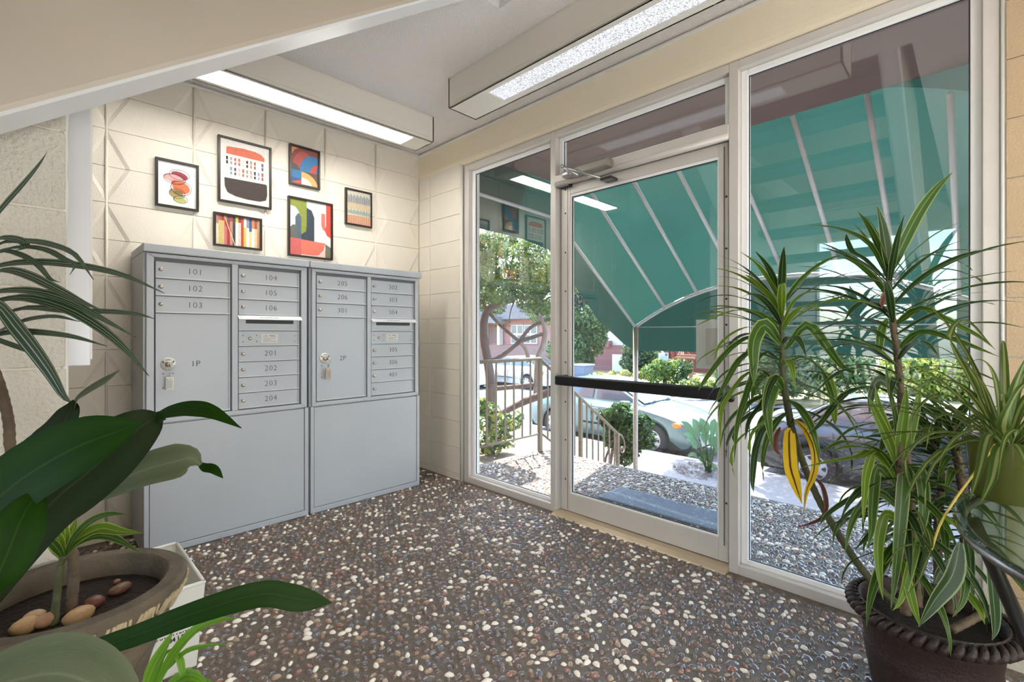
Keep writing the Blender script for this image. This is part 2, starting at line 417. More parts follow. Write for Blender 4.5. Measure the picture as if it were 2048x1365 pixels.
# ---- storefront: two sidelites, transom, door
FZ = 2.346
def glazed(name, y0, y1, z0, z1, members, stops, pane, gm=glass):
    """y0<y1. members: list of boxes (name,box)"""
    root = thing(name, (.06, (y0 + y1) / 2, z0), kind='structure')
    for nm, bx in members: MB().box(*bx).build(nm, alu, root, bevel=.003)
    a, b, c, d = stops; t = .030
    for bx in ((.044, .058, a, a + t, c, d), (.044, .058, b - t, b, c, d), (.044, .058, a + t, b - t, c, c + t * .7), (.044, .058, a + t, b - t, d - t * .9, d)):
        MB().box(*bx).build('glass_stop', alu_skylit, root, bevel=.003)
    for bx in ((.0565, .0590, a + t, a + t + .004, c + t * .7, d - t * .9), (.0565, .0590, b - t - .004, b - t, c + t * .7, d - t * .9), (.0565, .0590, a + t, b - t, c + t * .7, c + t * .7 + .004), (.0565, .0590, a + t, b - t, d - t * .9 - .004, d - t * .9)):
        MB().box(*bx).build('gasket', gasket, root)
    MB().box(.059, .065, a + .01, b - .01, c + .006, d - .006).build('pane', gm, root)
    for sx in ((.066, .08, a, a + t, c, d), (.066, .08, b - t, b, c, d)):
        MB().box(*sx).build('outer_stop', alu_skylit, root)
    return root
w1 = glazed('window_1', -1.442, -.57, 0, FZ, [('jamb', (.01, .12, -.617, -.566, 0, FZ)), ('mullion', (.01, .12, -1.442, -1.401, 0, FZ)), ('sill', (.01, .12, -1.401, -.617, 0, .046)), ('head', (.01, .12, -1.401, -.617, 2.302, FZ))], (-1.401, -.617, .046, 2.302), None)
w2 = glazed('window_2', -2.471, -1.442, 2.0, FZ, [('head', (.01, .12, -2.471, -1.442, 2.306, FZ)), ('transom_bar', (.004, .12, -2.471, -1.442, 2.005, 2.066))], (-2.471, -1.442, 2.066, 2.306), None)
MB().tube([(.012, -2.470, 2.012), (.012, -1.444, 2.012)], .017, 10).build('round_stop', alu, w2, True)
w3 = glazed('window_3', -3.344, -2.471, 0, FZ, [('mullion', (.01, .12, -2.513, -2.471, 0, FZ)), ('jamb', (.01, .12, -3.344, -3.302, 0, FZ)), ('sill', (.01, .12, -3.302, -2.513, 0, .044)), ('head', (.01, .12, -3.302, -2.513, 2.306, FZ))], (-3.302, -2.513, .044, 2.306), None)
_a, _b = at_x(1952, 35, .10), at_x(1966, 222, .10); MB().box(.095, .115, _b.y, _a.y, _b.z, _a.z).build('wood_stop', tan, w3)
# door leaf
dr = thing('door_1', (.06, -1.96, 0), kind='structure')
X0, X1 = .045, .09
for nm, bx in (('stile', (X0, X1, -1.524, -1.459, .022, 2.0)), ('stile', (X0, X1, -2.455, -2.411, .022, 2.0)), ('rail', (X0, X1, -2.411, -1.524, .022, .131)), ('rail', (X0, X1, -2.411, -1.524, 1.945, 2.0))):
    MB().box(*bx).build(nm, alu, dr, bevel=.002)
for bx in ((.052, .066, -1.534, -1.524, .131, 1.945), (.052, .066, -2.411, -2.403, .131, 1.945), (.052, .066, -2.403, -1.534, .131, .139), (.052, .066, -2.403, -1.534, 1.930, 1.945)):
    MB().box(*bx).build('glass_stop', alu_skylit, dr)
for bx in ((.053, .06, -2.403, -1.534, .139, .143), (.053, .06, -2.403, -1.534, 1.925, 1.930), (.053, .06, -1.538, -1.534, .139, 1.93)):
    MB().box(*bx).build('gasket', gasket, dr)
MB().box(.0625, .0675, -2.406, -1.53, .135, 1.94).build('pane', glass, dr)
MB().box(.040, .0452, -2.4395, -2.4375, .1, 1.98).build('seam', dark_steel, dr); MB().box(.0435, .0455, -1.5085, -1.507, .03, 1.99).build('seam', dark_steel, dr)
scr = MB().ball((0, 0, 0), .0055, 8, sc=(.6, 1, 1)).mesh('screw', dark_steel, True)
for z in (1.979, 1.835, 1.594, 1.358, 1.117, .924, .682, .45, .211): put('screw', scr, dr, (.044, -1.491, z))
for z in (1.744, 1.5, 1.263, 1.141, 1.016, .873, .545, .301): put('screw', scr, dr, (.044, -2.447, z))
pb = MB(); pb.box(-.07, -.022, -2.452, -1.500, .795, .850).build('push_bar', black, dr, bevel=.006)
MB().box(-.075, .045, -2.478, -2.448, .790, .856).build('bar_end_cap', black, dr, bevel=.006)
MB().box(-.06, .045, -1.515, -1.490, .797, .848).build('bar_end_cap', black, dr, bevel=.006)
MB().tube([(.0, -2.482, .80), (.045, -2.482, .80)], .016, 10).build('latch_cylinder', dark_steel, dr, True)
th = MB(); th.prism([(-.035, -2.471, 0), (.12, -2.471, 0), (.12, -2.471, .02), (.0, -2.471, .018), (-.03, -2.471, .006)], (0, 1.029, 0))
th.build('trim_5', mat('threshold_metal', (196, 180, 154), .4, .4), kind='structure')
# closer
clm = mat('closer_grey', (150, 146, 138), .4, .5)
cl = MB(); cl.prism([(.004, -1.86, 2.012), (-.055, -1.86, 2.012), (-.055, -1.86, 2.062), (.004, -1.86, 2.062)], (0, .27, 0)); cl.build('closer_body', clm, dr, bevel=.01)
MB().prism([(.004, -1.59, 2.020), (-.05, -1.59, 2.020), (-.05, -1.59, 2.056), (.004, -1.59, 2.056)], (0, .06, 0)).build('closer_spindle_end', steel, dr, bevel=.012)
ar = MB(); EL = at_x(1124, 333, -.09); ar.tube([(-.048, -1.655, 2.008), EL], .009, 8); ar.build('closer_arm', steel, dr, True)
ar = MB(); ar.tube([EL, (-.012, -1.80, 1.962)], .007, 8); ar.ball(tuple(EL), .012, 8); ar.build('closer_arm', steel, dr, True)
MB().box(-.03, .044, -1.862, -1.79, 1.950, 1.966).build('closer_bracket', dark_steel, dr, bevel=.005)
MB().box(.010, .046, -1.545, -1.463, 1.985, 2.004).build('pivot_hinge', black, dr, bevel=.003)

# plate stuck outside the door glass
pl = thing('notice_plate', (.075, -2.35, .92), 'blank pale grey plate with a tape mark fixed to the door glass', 'sign')
MB().box(.069, .076, -2.412, -2.291, .927, 1.168).build('plate', mat('plate_grey', (198, 198, 196), .5), pl, bevel=.002)
MB().box(.0675, .0688, -2.402, -2.34, .945, 1.125).build('tape_mark', mat('tape', (176, 172, 164), .5), pl)

# ---- ceiling fixtures
def ceiling_light(x0, x1, y0, y1, lens, lm, label, axis):
    r = thing('ceiling_light', ((x0 + x1) / 2, (y0 + y1) / 2, 2.40), label, 'ceiling light')
    zb_, zt = 2.400, CEIL
    q = MB(); lx0, lx1, ly0, ly1 = lens
    q.box(x0, x1, y0, y0 + .012, zb_, zt); q.box(x0, x1, y1 - .012, y1, zb_, zt); q.box(x0, x0 + .012, y0, y1, zb_, zt); q.box(x1 - .012, x1, y0, y1, zb_, zt)
    q.box(x0, x1, y0, ly0, zb_, zb_ + .006); q.box(x0, x1, ly1, y1, zb_, zb_ + .006); q.box(x0, lx0, ly0, ly1, zb_, zb_ + .006); q.box(lx1, x1, ly0, ly1, zb_, zb_ + .006)
    q.build('housing', fixture, r, bevel=.002)
    MB().box(lx0 + .001, lx1 - .001, ly0 + .001, ly1 - .001, zb_ + .005, zb_ + .010).build('lens', lm, r)
    z2 = .010
    if axis == 'x': MB().box(x0 + .05, x1 - .05, y0 - .003, y0, zb_ + .022, zt - .012).build('side_panel', fixture, r, bevel=.002)
    else: MB().box(x0 - .003, x0, y0 + .05, y1 - .05, zb_ + .022, zt - .012).build('side_panel', fixture, r, bevel=.002)
    return r
ceiling_light(-2.0, -.325, -.65, -.43, (-1.9, -.47, -.618, -.465), lens_lit, 'long cream ceiling light with a glowing white lens above the framed prints', 'x')
ceiling_light(-.558, -.348, -2.83, -1.11, (-.518, -.392, -2.55, -1.405), lens_dim, 'long cream ceiling light with a speckled lens beside the door wall', 'y')
ceiling_light(-2.2, -.6, -4.35, -4.13, (-2.1, -.72, -4.32, -4.16), lens_lit, 'added unseen ceiling light over the rear wall on the window side', 'x')  # added fixture out of view, there to brighten the lobby
ceiling_light(-4.7, -3.1, -4.35, -4.13, (-4.6, -3.22, -4.32, -4.16), lens_lit, 'added unseen ceiling light over the rear wall on the far side', 'x')  # second added fixture, also unseen, for more fill light
# ================================================================== MAILBOXES
YF = -.405
ZR = [1.460 - .0863 * k for k in range(10)]        # row boundaries, 9 rows
lock_me = None
def make_lock():
    q = MB(); q.lathe([(.0, .016), (.0075, .016), (.0095, .013), (.0095, 0)], 14)
    me = q.mesh('lock', brass, True)
    return me
lock_me = make_lock()
rivet_me = MB().ball((0, 0, 0), .0045, 8, sc=(1, 1, .6)).mesh('rivet', steel, True)
RX = (PI / 2, 0, 0)
def row_door(unit, xl, xr, r, kind, num, idx):
    zt, zb2 = ZR[r] - .002, ZR[r + 1] + .002
    if kind == 'parcel': zt, zb2 = ZR[3] - .002, ZR[9] + .002
    yd = YF + .006
    d = MB(); d.box(xl, xr - .016, yd, yd + .012, zb2 + .004, zt)
    d.box(xl, xr, yd + .006, yd + .014, zb2 + .002, zt + .0005)            # recessed hinge reveal at the right edge
    d.box(xl, xr - .003, yd - .003, yd + .004, zb2 - .0005, zb2 + .006, 1)      # bright lower lip
    d.box(xr - .007, xr - .0035, yd - .001, yd + .01, zb2 + .004, zt, 1)
    nm = {'door': 'compartment_door', 'parcel': 'parcel_door', 'slot': 'outgoing_door', 'usps': 'carrier_door'}[kind]
    o = d.build(nm, [mail_grey, mail_lip], unit, bevel=.0008)
    zm = (zt + zb2) / 2
    if kind == 'door':
        put('lock', lock_me, o, (xl + .021, yd, zm + .002), RX)
        if num: text('number', num, .043, (xl + .166, yd - .0008, zm + .001), RX, ink, o, .0004, thin=-.0009, spacing=1.1)
    elif kind == 'parcel':
        lx, lz = xl + .051, .946
        q = MB(); q.lathe([(.0, .004), (.030, .004), (.033, .001), (.033, 0)], 24); p = put('lock_plate', q.mesh('lock_plate', steel_plate, True), o, (lx, yd, lz), RX)
        q = MB(); q.lathe([(.0, .022), (.013, .022), (.015, .018), (.015, 0)], 16); put('key_cylinder', q.mesh('key_cylinder', brass, True), p, (lx, yd - .002, lz), RX)
        text('lettering', 'OPEN', .0095, (lx, yd - .0055, lz + .021), RX, ink, p, .0002)
        for s in (-1, 1):
            put('plate_slot', MB().box(-.0025, .0025, -.006, .006, 0, .001).mesh('plate_slot', black), p, (lx + s * .021, yd - .005, lz + .011), (PI / 2, 0, s * .45) if False else (PI / 2, s * .5, 0))
        for sx in (-.0205, .0205):
            for sz in (-.046, -.117): put('rivet', rivet_me, o, (lx + sx + .001, yd - .001, lz + sz), RX)
        text('number', num, .043, (lx + .117, yd - .0008, lz - .004), RX, ink, o, .0004, thin=-.0006)
    elif kind == 'slot':
        hx = MB(); hx.prism([(xl - .006, yd, zt + .001), (xl - .006, yd - .004, zt + .001), (xl - .006, yd - .030, zt - .020), (xl - .006, yd - .030, zt - .023), (xl - .006, yd, zt - .006)], (xr - xl + .012, 0, 0))
        h = hx.build('hood', mail_lip, o)
        MB().box(xl + .035, xr - .035, yd - .0008, yd + .002, zt - .044, zt - .022).build('slot_opening', black, o, bevel=.004)
        text('lettering', 'OUTGOING MAIL', .0125, ((xl + xr) / 2 - .01, yd - .0185, zt - .0105), (PI / 2 - .90, 0, 0), ink, h, .0002)
    else:
        for sx in (.022, .091):
            for sz in (.017, -.017): put('rivet', rivet_me, o, (xl + sx, yd - .001, zm + sz), RX)
        for sz in (.014, -.017): put('rivet', rivet_me, o, (xr - .027, yd - .001, zm + sz), RX)
        put('lock', lock_me, o, (xl + .057, yd + .007, zm), RX)
        lb = MB().box(xl + .115, xl + .203, yd - .0012, yd + .001, zm - .026, zm + .026).build('label_plate', paper, o, bevel=.0005)
        text('lettering', 'U.S. MAIL', .0165, (xl + .159, yd - .0016, zm + .014), RX, ink, lb, .0002)
        q = MB()
        for k, (a, b) in enumerate(((.02, .98), (.1, .9), (.03, .6), (.03, .97), (.05, .95))):
            z = zm + .003 - k * .0055; q.box(xl + .119 + .08 * a, xl + .119 + .08 * b, yd - .0015, yd - .001, z - .0007, z + .0007)
        q.build('fine_print', ink, lb)
    return o
steel_plate = mat('bright_plate', (222, 220, 216), .35, .3)
def mailbox(x0, cap0, cap1, x1, c1l, c1r, c2l, c2r, left_nums, parcel, right_nums, label):
    u = thing('mailbox_cabinet', ((x0 + x1) / 2, YF / 2, 0), label, 'mailbox', 'grey apartment mailbox cabinets')
    b = MB(); b.box(x0, x1, YF + .024, -.012, .012, 1.50); b.build('body', mail_grey, u, bevel=.002)
    MB().box(x0 + .02, x1 - .02, YF + .03, -.02, 0, .013).build('plinth', black, u)
    q = MB(); q.box(cap0, cap1, YF - .006, -.010, 1.500, 1.542); q.build('cap', mail_grey, u, bevel=.004)
    f = MB()                                           # mitred trim around the door panels
    fx0, fx1, fz0, fz1 = x0 + .010, x1 - .010 if x1 > -.5 else x1 - .012, .655, 1.496
    ix0, ix1, iz0, iz1 = c1l - .007, c2r + .008, .678, 1.477
    yo, yi = YF, YF + .024
    for poly in ([(fx0, fz0), (ix0, iz0), (ix0, iz1), (fx0, fz1)], [(fx1, fz0), (fx1, fz1), (ix1, iz1), (ix1, iz0)], [(fx0, fz1), (ix0, iz1), (ix1, iz1), (fx1, fz1)], [(fx0, fz0), (fx1, fz0), (ix1, iz0), (ix0, iz0)]):
        f.prism([(x, yo, z) for x, z in poly], (0, yi - yo, 0))
    f.build('trim_frame', mail_grey, u, bevel=.0025)
    MB().box(c1r + .006, c2l - .004, YF + .001, YF + .024, iz0, iz1).build('centre_post', mail_grey, u, bevel=.002)
    MB().box(ix0, ix1, YF + .018, YF + .025, iz0, iz1).build('shadow_gap', mat('gap', (112, 115, 120), .6), u)
    p = MB(); p.box(x0 + .024, x1 - .026, YF + .003, YF + .024, .037, .648); p.build('lower_panel', mail_grey, u, bevel=.0015)
    k = MB(); k.box(x0 + .001, x1 - .001, YF + .0, YF + .024, .003, .034); k.box(x0 + .001, x0 + .021, YF, YF + .024, .034, .652); k.box(x1 - .023, x1 - .001, YF, YF + .024, .034, .652)
    k.build('pedestal_frame', mail_grey, u, bevel=.0015)
    for r in range(3): row_door(u, c1l, c1r, r, 'door', left_nums[r], r)
    row_door(u, c1l, c1r, 3, 'parcel', parcel, 3)
    for r in range(9):
        kd = 'slot' if r == 3 else 'usps' if r == 4 else 'door'
        row_door(u, c2l, c2r, r, kd, right_nums[r], r)
    return u
mailbox(-1.867, -1.869, -1.068, -1.071, -1.819, -1.490, -1.450, -1.123, ('101', '102', '103'), '1P', ('104', '105', '106', '', '', '201', '202', '203', '204'), 'grey mailbox cabinet with doors 101 to 204 and parcel door 1P')
mailbox(-1.060, -1.062, -.257, -.273, -1.020, -.689, -.653, -.318, ('205', '206', '301'), '2P', ('302', '303', '304', '', '', '305', '306', '401', ''), 'grey mailbox cabinet with doors 205 to 401 and parcel door 2P')
tag_white = mat('tag_paper', (232, 230, 226), .5); tag_clear = mat('tag_tan', (206, 190, 172), .4)
def key(lx, label, m, dx, ty):
    y = YF + .006
    k = thing('key', (lx, y - .03, .946), label, 'key', 'keys hanging in the parcel doors')
    q = MB(); q.box(lx - .0015, lx + .0015, y - .040, y - .022, .938, .95); q.ball((lx, y - .042, .944), .010, 10, sc=(.35, .8, .9)); q.build('key_head', brass, k, True)
    q = MB(); c = Vector((lx + dx * .4, y - .040, .925)); q.tube([c + Vector((math.cos(a) * .014, 0, math.sin(a) * .014)) for a in np.linspace(0, 2 * PI, 17)], .0013, 6); q.build('split_ring', steel, k, True)
    q = MB()
    for i in range(3):
        c = Vector((lx + dx * .7, y - .038 + i * .004, .905 - i * .008)); e = (1, 0) if i % 2 else (0, 1)
        q.tube([c + Vector((math.cos(a) * .004 * e[0], math.cos(a) * .004 * e[1], math.sin(a) * .0055)) for a in np.linspace(0, 2 * PI, 11)], .001, 5)
    q.build('chain', steel, k, True)
    x = lx + dx
    t = MB().box(x - .0165, x + .0165, y - .030, y - .025, .818, .884).build('tag', m, k, bevel=.002)
    q = MB()
    for i in range(4):
        xx = x - .010 + i * .006; q.box(xx, xx + .0012, y - .0305, y - .030, .826, .876 - (i % 2) * .01)
    q.build('tag_print', ink, t)
key(-1.768, 'key with a white tag hanging in parcel door 1P', tag_white, .002, 0)
key(-.969, 'key with a tan tag hanging in parcel door 2P', tag_clear, .012, 0)

# ================================================================== FRAMED PRINTS
frame_black = mat('black_frame', (38, 32, 29), .35, var=(20, .1))
CM = {}
def cmat(c):
    if c not in CM: CM[c] = mat('print_ink', tuple(x * .93 for x in c), .6, spec=.35, var=(60, .07))
    return CM[c]
def ell(cx, cy, rx, ry, n=20, a0=0, a1=360, rot=0):
    o = []
    for i in range(n + (0 if a1 - a0 >= 360 else 1)):
        t = math.radians(a0 + (a1 - a0) * i / n); x, y = rx * math.cos(t), ry * math.sin(t); r = math.radians(rot)
        o.append((cx + x * math.cos(r) - y * math.sin(r), cy + x * math.sin(r) + y * math.cos(r)))
    return o
def rc(a, b, c, d): return [(a, b), (c, b), (c, d), (a, d)]
def framed(x0, x1, z0, z1, bg_, shapes, label, fw=.0125):
    """shapes: (colour, polygon in u right / v down of the sheet)"""
    cx = (x0 + x1) / 2
    t = thing('framed_print', (cx, -.02, z0), label, 'picture', 'framed prints over the mailboxes')
    y0, y1 = -.024, -.002
    for poly in ([(x0, z0), (x0, z1), (x0 + fw, z1 - fw), (x0 + fw, z0 + fw)], [(x1, z0), (x1, z1), (x1 - fw, z1 - fw), (x1 - fw, z0 + fw)], [(x0, z1), (x1, z1), (x1 - fw, z1 - fw), (x0 + fw, z1 - fw)], [(x0, z0), (x1, z0), (x1 - fw, z0 + fw), (x0 + fw, z0 + fw)]):
        MB().prism([(x, y0, z) for x, z in poly], (0, y1 - y0, 0)).build('frame_bar', frame_black, t, bevel=.0012)
    a, b, c, d = x0 + fw, x1 - fw, z0 + fw, z1 - fw
    MB().box(a - .002, b + .002, -.012, -.006, c - .002, d + .002).build('sheet', cmat(bg_), t)
    mats = []; q = MB()
    for i, (col, poly) in enumerate(shapes):
        m = cmat(col)
        if m not in mats: mats.append(m)
        y = -.0121 - .00006 * i
        q.add([(a + min(1, max(0, u)) * (b - a), y, d - min(1, max(0, v)) * (d - c)) for u, v in poly], [tuple(range(len(poly)))], mats.index(m))
    q.build('print', mats, t, fix=False)
    return t
def loop(cx, cy, rx, ry, rot=0, w_=.012):
    o = ell(cx, cy, rx, ry, 24, rot=rot); i = ell(cx, cy, rx - w_, ry - w_ * .8, 24, rot=rot)
    return [((70, 55, 50), [o[k], o[(k + 1) % 24], i[(k + 1) % 24], i[k]]) for k in range(24)]
W = (240, 240, 240); K = (58, 50, 46)
framed(-1.763, -1.556, 1.817, 2.089, W, [((160, 62, 76), ell(.56, .27, .22, .085, rot=8)), ((236, 172, 172), ell(.40, .36, .27, .095, rot=6)), ((214, 84, 62), ell(.50, .47, .16, .07, rot=8)), ((214, 118, 76), ell(.60, .545, .235, .135, rot=8)), ((178, 156, 100), ell(.47, .70, .19, .095, rot=4)), ((132, 112, 62), ell(.52, .665, .12, .045)), ((196, 196, 120), ell(.56, .84, .18, .07, rot=4))]
       + loop(.55, .26, .27, .12) + loop(.60, .56, .28, .17) + loop(.43, .37, .29, .12) + loop(.49, .70, .21, .12) + loop(.58, .83, .19, .09), 'framed print of stacked burgundy, pink, orange and olive blobs on white')
cols = [K, (150, 160, 165), (206, 92, 84), (190, 110, 104), (206, 204, 198), K, (170, 140, 120), (206, 84, 66), (222, 220, 214), (86, 92, 120)]
cols2 = [(214, 210, 204), (130, 146, 160), (70, 80, 110), (226, 176, 166), (192, 100, 60), (150, 146, 124), (206, 150, 140), (60, 60, 66), (124, 160, 200), (168, 88, 66)]
marks = []
for i in range(10):
    u = .11 + i * .080
    for j, (v0, v1, cs) in enumerate(((.275, .335, cols), (.345, .40, cols), (.435, .50, cols2), (.512, .565, cols2))):
        marks.append((cs[i], [(u + .004 * (j % 2), v0 + .008 * (i % 3)), (u + .045, v0), (u + .042, v1), (u + .006, v1 - .004)]))
framed(-1.457, -1.153, 1.903, 2.305, (228, 224, 218), [((212, 112, 88), [(.12, .235), (.12, .13), (.15, .115), (.45, .095), (.70, .10), (.84, .13), (.90, .18), (.90, .235)])] + marks +
       [((62, 52, 48), [(.08, .63), (.92, .615), (.95, .63), (.955, .80), (.93, .885), (.80, .925), (.55, .925), (.30, .905), (.14, .86), (.09, .77)])], 'largest framed print with a coral arch, small paint dabs and dark bowl')
bl = (66, 124, 172); mr = (140, 80, 72); rd = (206, 88, 82); og = (226, 176, 110)
framed(-1.041, -.834, 2.10, 2.37, mr, [((214, 150, 112), [(0, 0), (.28, 0), (.12, .08), (0, .25)]), ((176, 88, 84), ell(.45, .62, .40, .55, 16, 180, 360) + [(.85, .62), (.05, .62)]), (bl, ell(.80, .62, .48, .48, 20, 180, 300) + [(1, .2), (1, .62)]), (rd, ell(1.0, .60, .28, .24, 14, 120, 270)), ((90, 88, 90), ell(.05, .62, .28, .18, 14, 180, 360)), (bl, rc(0, .62, .38, 1)), ((70, 92, 140), rc(.0, .84, .38, 1)), ((196, 92, 84), [(.05, .96), (.38, .86), (.38, 1), (0, 1)]),
       ((108, 88, 78), rc(.38, .62, 1, 1)), (og, ell(.38, 1.0, .60, .36, 16, 270, 360) + [(.38, 1)]), ((232, 226, 214), ell(.38, 1.0, .38, .20, 14, 270, 360) + [(.38, 1)])], 'small framed print of blue and red curved shapes hung above its green neighbour')
sc = [(226, 214, 186), (196, 190, 120), (218, 178, 130), (202, 120, 120), (170, 60, 56), (198, 140, 130), (60, 66, 72), (236, 234, 228), (226, 196, 180), (186, 82, 60), (206, 196, 100), (236, 232, 226), (220, 206, 150), (240, 238, 230), (222, 200, 150), (206, 150, 120)]
stp = [(sc[i], rc(i / 16, .16 if i < 10 else .3, (i + 1) / 16, 1)) for i in range(16)]
tops = [(190, 130, 120), (176, 100, 90), (150, 70, 60), (206, 120, 96), (96, 96, 110), (180, 80, 62), (70, 74, 80), (206, 196, 100), (150, 60, 50), (186, 90, 64), (236, 232, 226), (140, 150, 170), (70, 96, 140), (206, 140, 90), (170, 90, 70), (190, 160, 130)]
framed(-1.481, -1.21, 1.630, 1.834, (222, 202, 176), stp + [(tops[i], rc(i / 16, 0, (i + 1) / 16, .18 + .12 * ((i * 7) % 3 == 0) + (.14 if i > 9 else 0))) for i in range(16)] + [((156, 62, 56), [(.20, .05), (.34, .5), (.34, .62), (.20, .3)]), ((232, 206, 150), [(.18, .02), (.20, .02), (.44, 1), (.42, 1)])], 'wide framed print of narrow multicoloured vertical stripes')
gn = (140, 150, 66); nv = (62, 74, 84); wh = (226, 230, 230)
framed(-1.049, -.743, 1.619, 2.020, wh, [(gn, rc(.0, 0, .40, .28)), (wh, [(0, .12), (.13, .14), (.22, .22), (.20, .5), (0, .5)]), (gn, [(.12, .1), (.40, .1), (.40, .50), (.36, .60), (.27, .64), (.27, .3)]), (nv, [(.27, .66), (.27, .62), (.38, .56), (.40, .46), (.40, .12), (.52, .16), (.585, .28), (.585, .74), (.27, .74)]), ((88, 104, 120), [(.13, .32), (.20, .24), (.27, .30), (.27, .74), (.0, .74), (.0, .54), (.13, .46)]), ((104, 106, 96), [(0, .52), (.08, .46), (.16, .47), (.16, .72), (0, .72)]),
       ((236, 120, 106), [(.76, .18), (.86, .18), (.86, .50), (.80, .48), (.76, .40)]), ((240, 84, 72), [(.88, 0), (1, 0), (1, .62), (.90, .58), (.84, .48), (.88, .4)]), (wh, rc(.74, .04, .87, .16)),
       ((224, 120, 102), [(.0, .70), (.86, .73), (.82, .86), (.70, .96), (.60, .98), (0, .98)]), ((206, 104, 100), rc(0, .70, .27, 1)), ((112, 112, 94), [(.86, .74), (1, .80), (1, 1), (.86, 1)]), ((238, 200, 190), [(.60, .985), (.74, .95), (.83, .86), (.86, .86), (.86, 1), (.6, 1)])], 'tall framed print of green, navy and red rounded blocks')
th_ = []
for i in range(22):
    u = (i + .3) / 22; c = [(110, 140, 150), (90, 96, 130), (206, 180, 130), (70, 140, 150)]
    th_ += [((70, 140, 150), rc(u, .10 + .03 * (i % 3), u + .028, .2)), ((104, 104, 136), rc(u, .2, u + .026, .36 + .03 * (i % 2))), ((208, 184, 134), rc(u, .38, u + .03, .56)), ((80, 140, 150), rc(u, .56 + .02 * (i % 3), u + .028, .70)), ((200, 130, 90), rc(u - .01, .74, u + .032, 1)), ((228, 220, 200), rc(u + .024, 0, u + .038, 1))]
framed(-.648, -.438, 1.895, 2.162, (228, 222, 206), th_, 'small framed print of blue and tan threads nearest the corner')

# ================================================================== WHITE TOTE
tote_m = mat('corrugated_plastic', (226, 224, 216), .45, var=(6, .04))
t_in = mat('corrugated_inside', (214, 214, 212), .5)
tb = thing('plastic_tote', (-2.0, -1.28, 0), 'open white corrugated plastic tote on the floor beside the mailboxes', 'tote')
bx0, bx1, by0, by1, th0 = -2.16, -1.846, -1.47, -1.05, .275
tx = .020
def wall(pa, pb_, name):
    # panel between two top corners, tapering to the bottom
    return None
bot = [(bx0 + tx, by0 + tx), (bx1 - tx, by0 + tx), (bx1 - tx, by1 - tx), (bx0 + tx, by1 - tx)]; top = [(bx0, by0), (bx1, by0), (bx1, by1), (bx0, by1)]
for i in range(4):
    j = (i + 1) % 4; q = MB()
    A = [Vector((*bot[i], .002)), Vector((*bot[j], .002)), Vector((*top[j], th0)), Vector((*top[i], th0))]
    n = (A[1] - A[0]).cross(A[3] - A[0]).normalized() * -.006
    q.prism(A, n); q.build('side_wall', tote_m, tb)
    MB().tube([A[3] + n * .5 + Vector((0, 0, .002)), A[2] + n * .5 + Vector((0, 0, .002))], .006, 6).build('rim', tote_m, tb, True)
MB().box(bx0 + tx, bx1 - tx, by0 + tx, by1 - tx, 0, .006).build('bottom', t_in, tb)
fy = by0 + tx * .35
MB().add([(-1.925 + .011 * math.cos(a), by0 + .003, .205 + .011 * math.sin(a)) for a in np.linspace(0, 2 * PI, 17)[:-1]], [tuple(range(16))]).build('grommet', black, tb, fix=False)
text('lettering', 'TARE WEIGHT\n1.84 LBS', .019, (-1.925, by0 + .010, .128), (PI / 2 - .07, 0, 0), black_ink, tb, .0004, thin=.0004)
# ================================================================== PLANTS: leaf builder
def leaf_mat(name, base, edge, mid, stripes, trans=.35, rough=.38, spec=.3):
    """blade colour from UV: edge bands, centre stripe; var by noise"""
    m = bpy.data.materials.new(name); m.use_nodes = True; nt = m.node_tree; N = nt.nodes.new; L = nt.links.new; p = nt.nodes['Principled BSDF']
    uv = N('ShaderNodeUVMap'); sp = N('ShaderNodeSeparateXYZ'); L(uv.outputs[0], sp.inputs[0])
    s1 = N('ShaderNodeMath'); s1.operation = 'SUBTRACT'; s1.inputs[1].default_value = .5; L(sp.outputs[0], s1.inputs[0])
    ab = N('ShaderNodeMath'); ab.operation = 'ABSOLUTE'; L(s1.outputs[0], ab.inputs[0])
    cr = N('ShaderNodeValToRGB'); el = cr.color_ramp.elements; cr.color_ramp.interpolation = 'LINEAR'
    pts = stripes
    el[0].position = pts[0][0]; el[1].position = pts[-1][0]
    C = {'b': rgb(*base), 'e': rgb(*edge), 'm': rgb(*mid)}
    el[0].color = C[pts[0][1]]; el[1].color = C[pts[-1][1]]
    for pos, k in pts[1:-1]: e = el.new(pos); e.color = C[k]
    L(ab.outputs[0], cr.inputs[0])
    n = N('ShaderNodeTexNoise'); n.inputs['Scale'].default_value = 14; mp = N('ShaderNodeMapping'); mp.inputs['Scale'].default_value = (9, .7, 1); L(uv.outputs[0], mp.inputs[0]); L(mp.outputs[0], n.inputs['Vector'])
    hs = N('ShaderNodeHueSaturation'); mr = N('ShaderNodeMapRange'); mr.inputs['To Min'].default_value = .72; mr.inputs['To Max'].default_value = 1.28; L(n.outputs['Fac'], mr.inputs['Value']); L(mr.outputs[0], hs.inputs['Value']); L(cr.outputs[0], hs.inputs['Color'])
    L(hs.outputs[0], p.inputs['Base Color']); p.inputs['Roughness'].default_value = rough; p.inputs['Specular IOR Level'].default_value = spec
    t = N('ShaderNodeBsdfTranslucent'); L(hs.outputs[0], t.inputs[0]); ms = N('ShaderNodeMixShader'); ms.inputs[0].default_value = trans
    L(p.outputs[0], ms.inputs[1]); L(t.outputs[0], ms.inputs[2]); L(ms.outputs[0], nt.nodes['Material Output'].inputs[0])
    return m
V_STR = [(0, 'e'), (.025, 'm'), (.06, 'b'), (.39, 'b'), (.44, 'e'), (.5, 'e')]
lm_var = leaf_mat('variegated_leaf', (56, 88, 30), (146, 162, 88), (92, 122, 52), V_STR, .42)
lm_lime = leaf_mat('lime_leaf', (98, 130, 34), (170, 184, 92), (138, 162, 62), V_STR, .48)
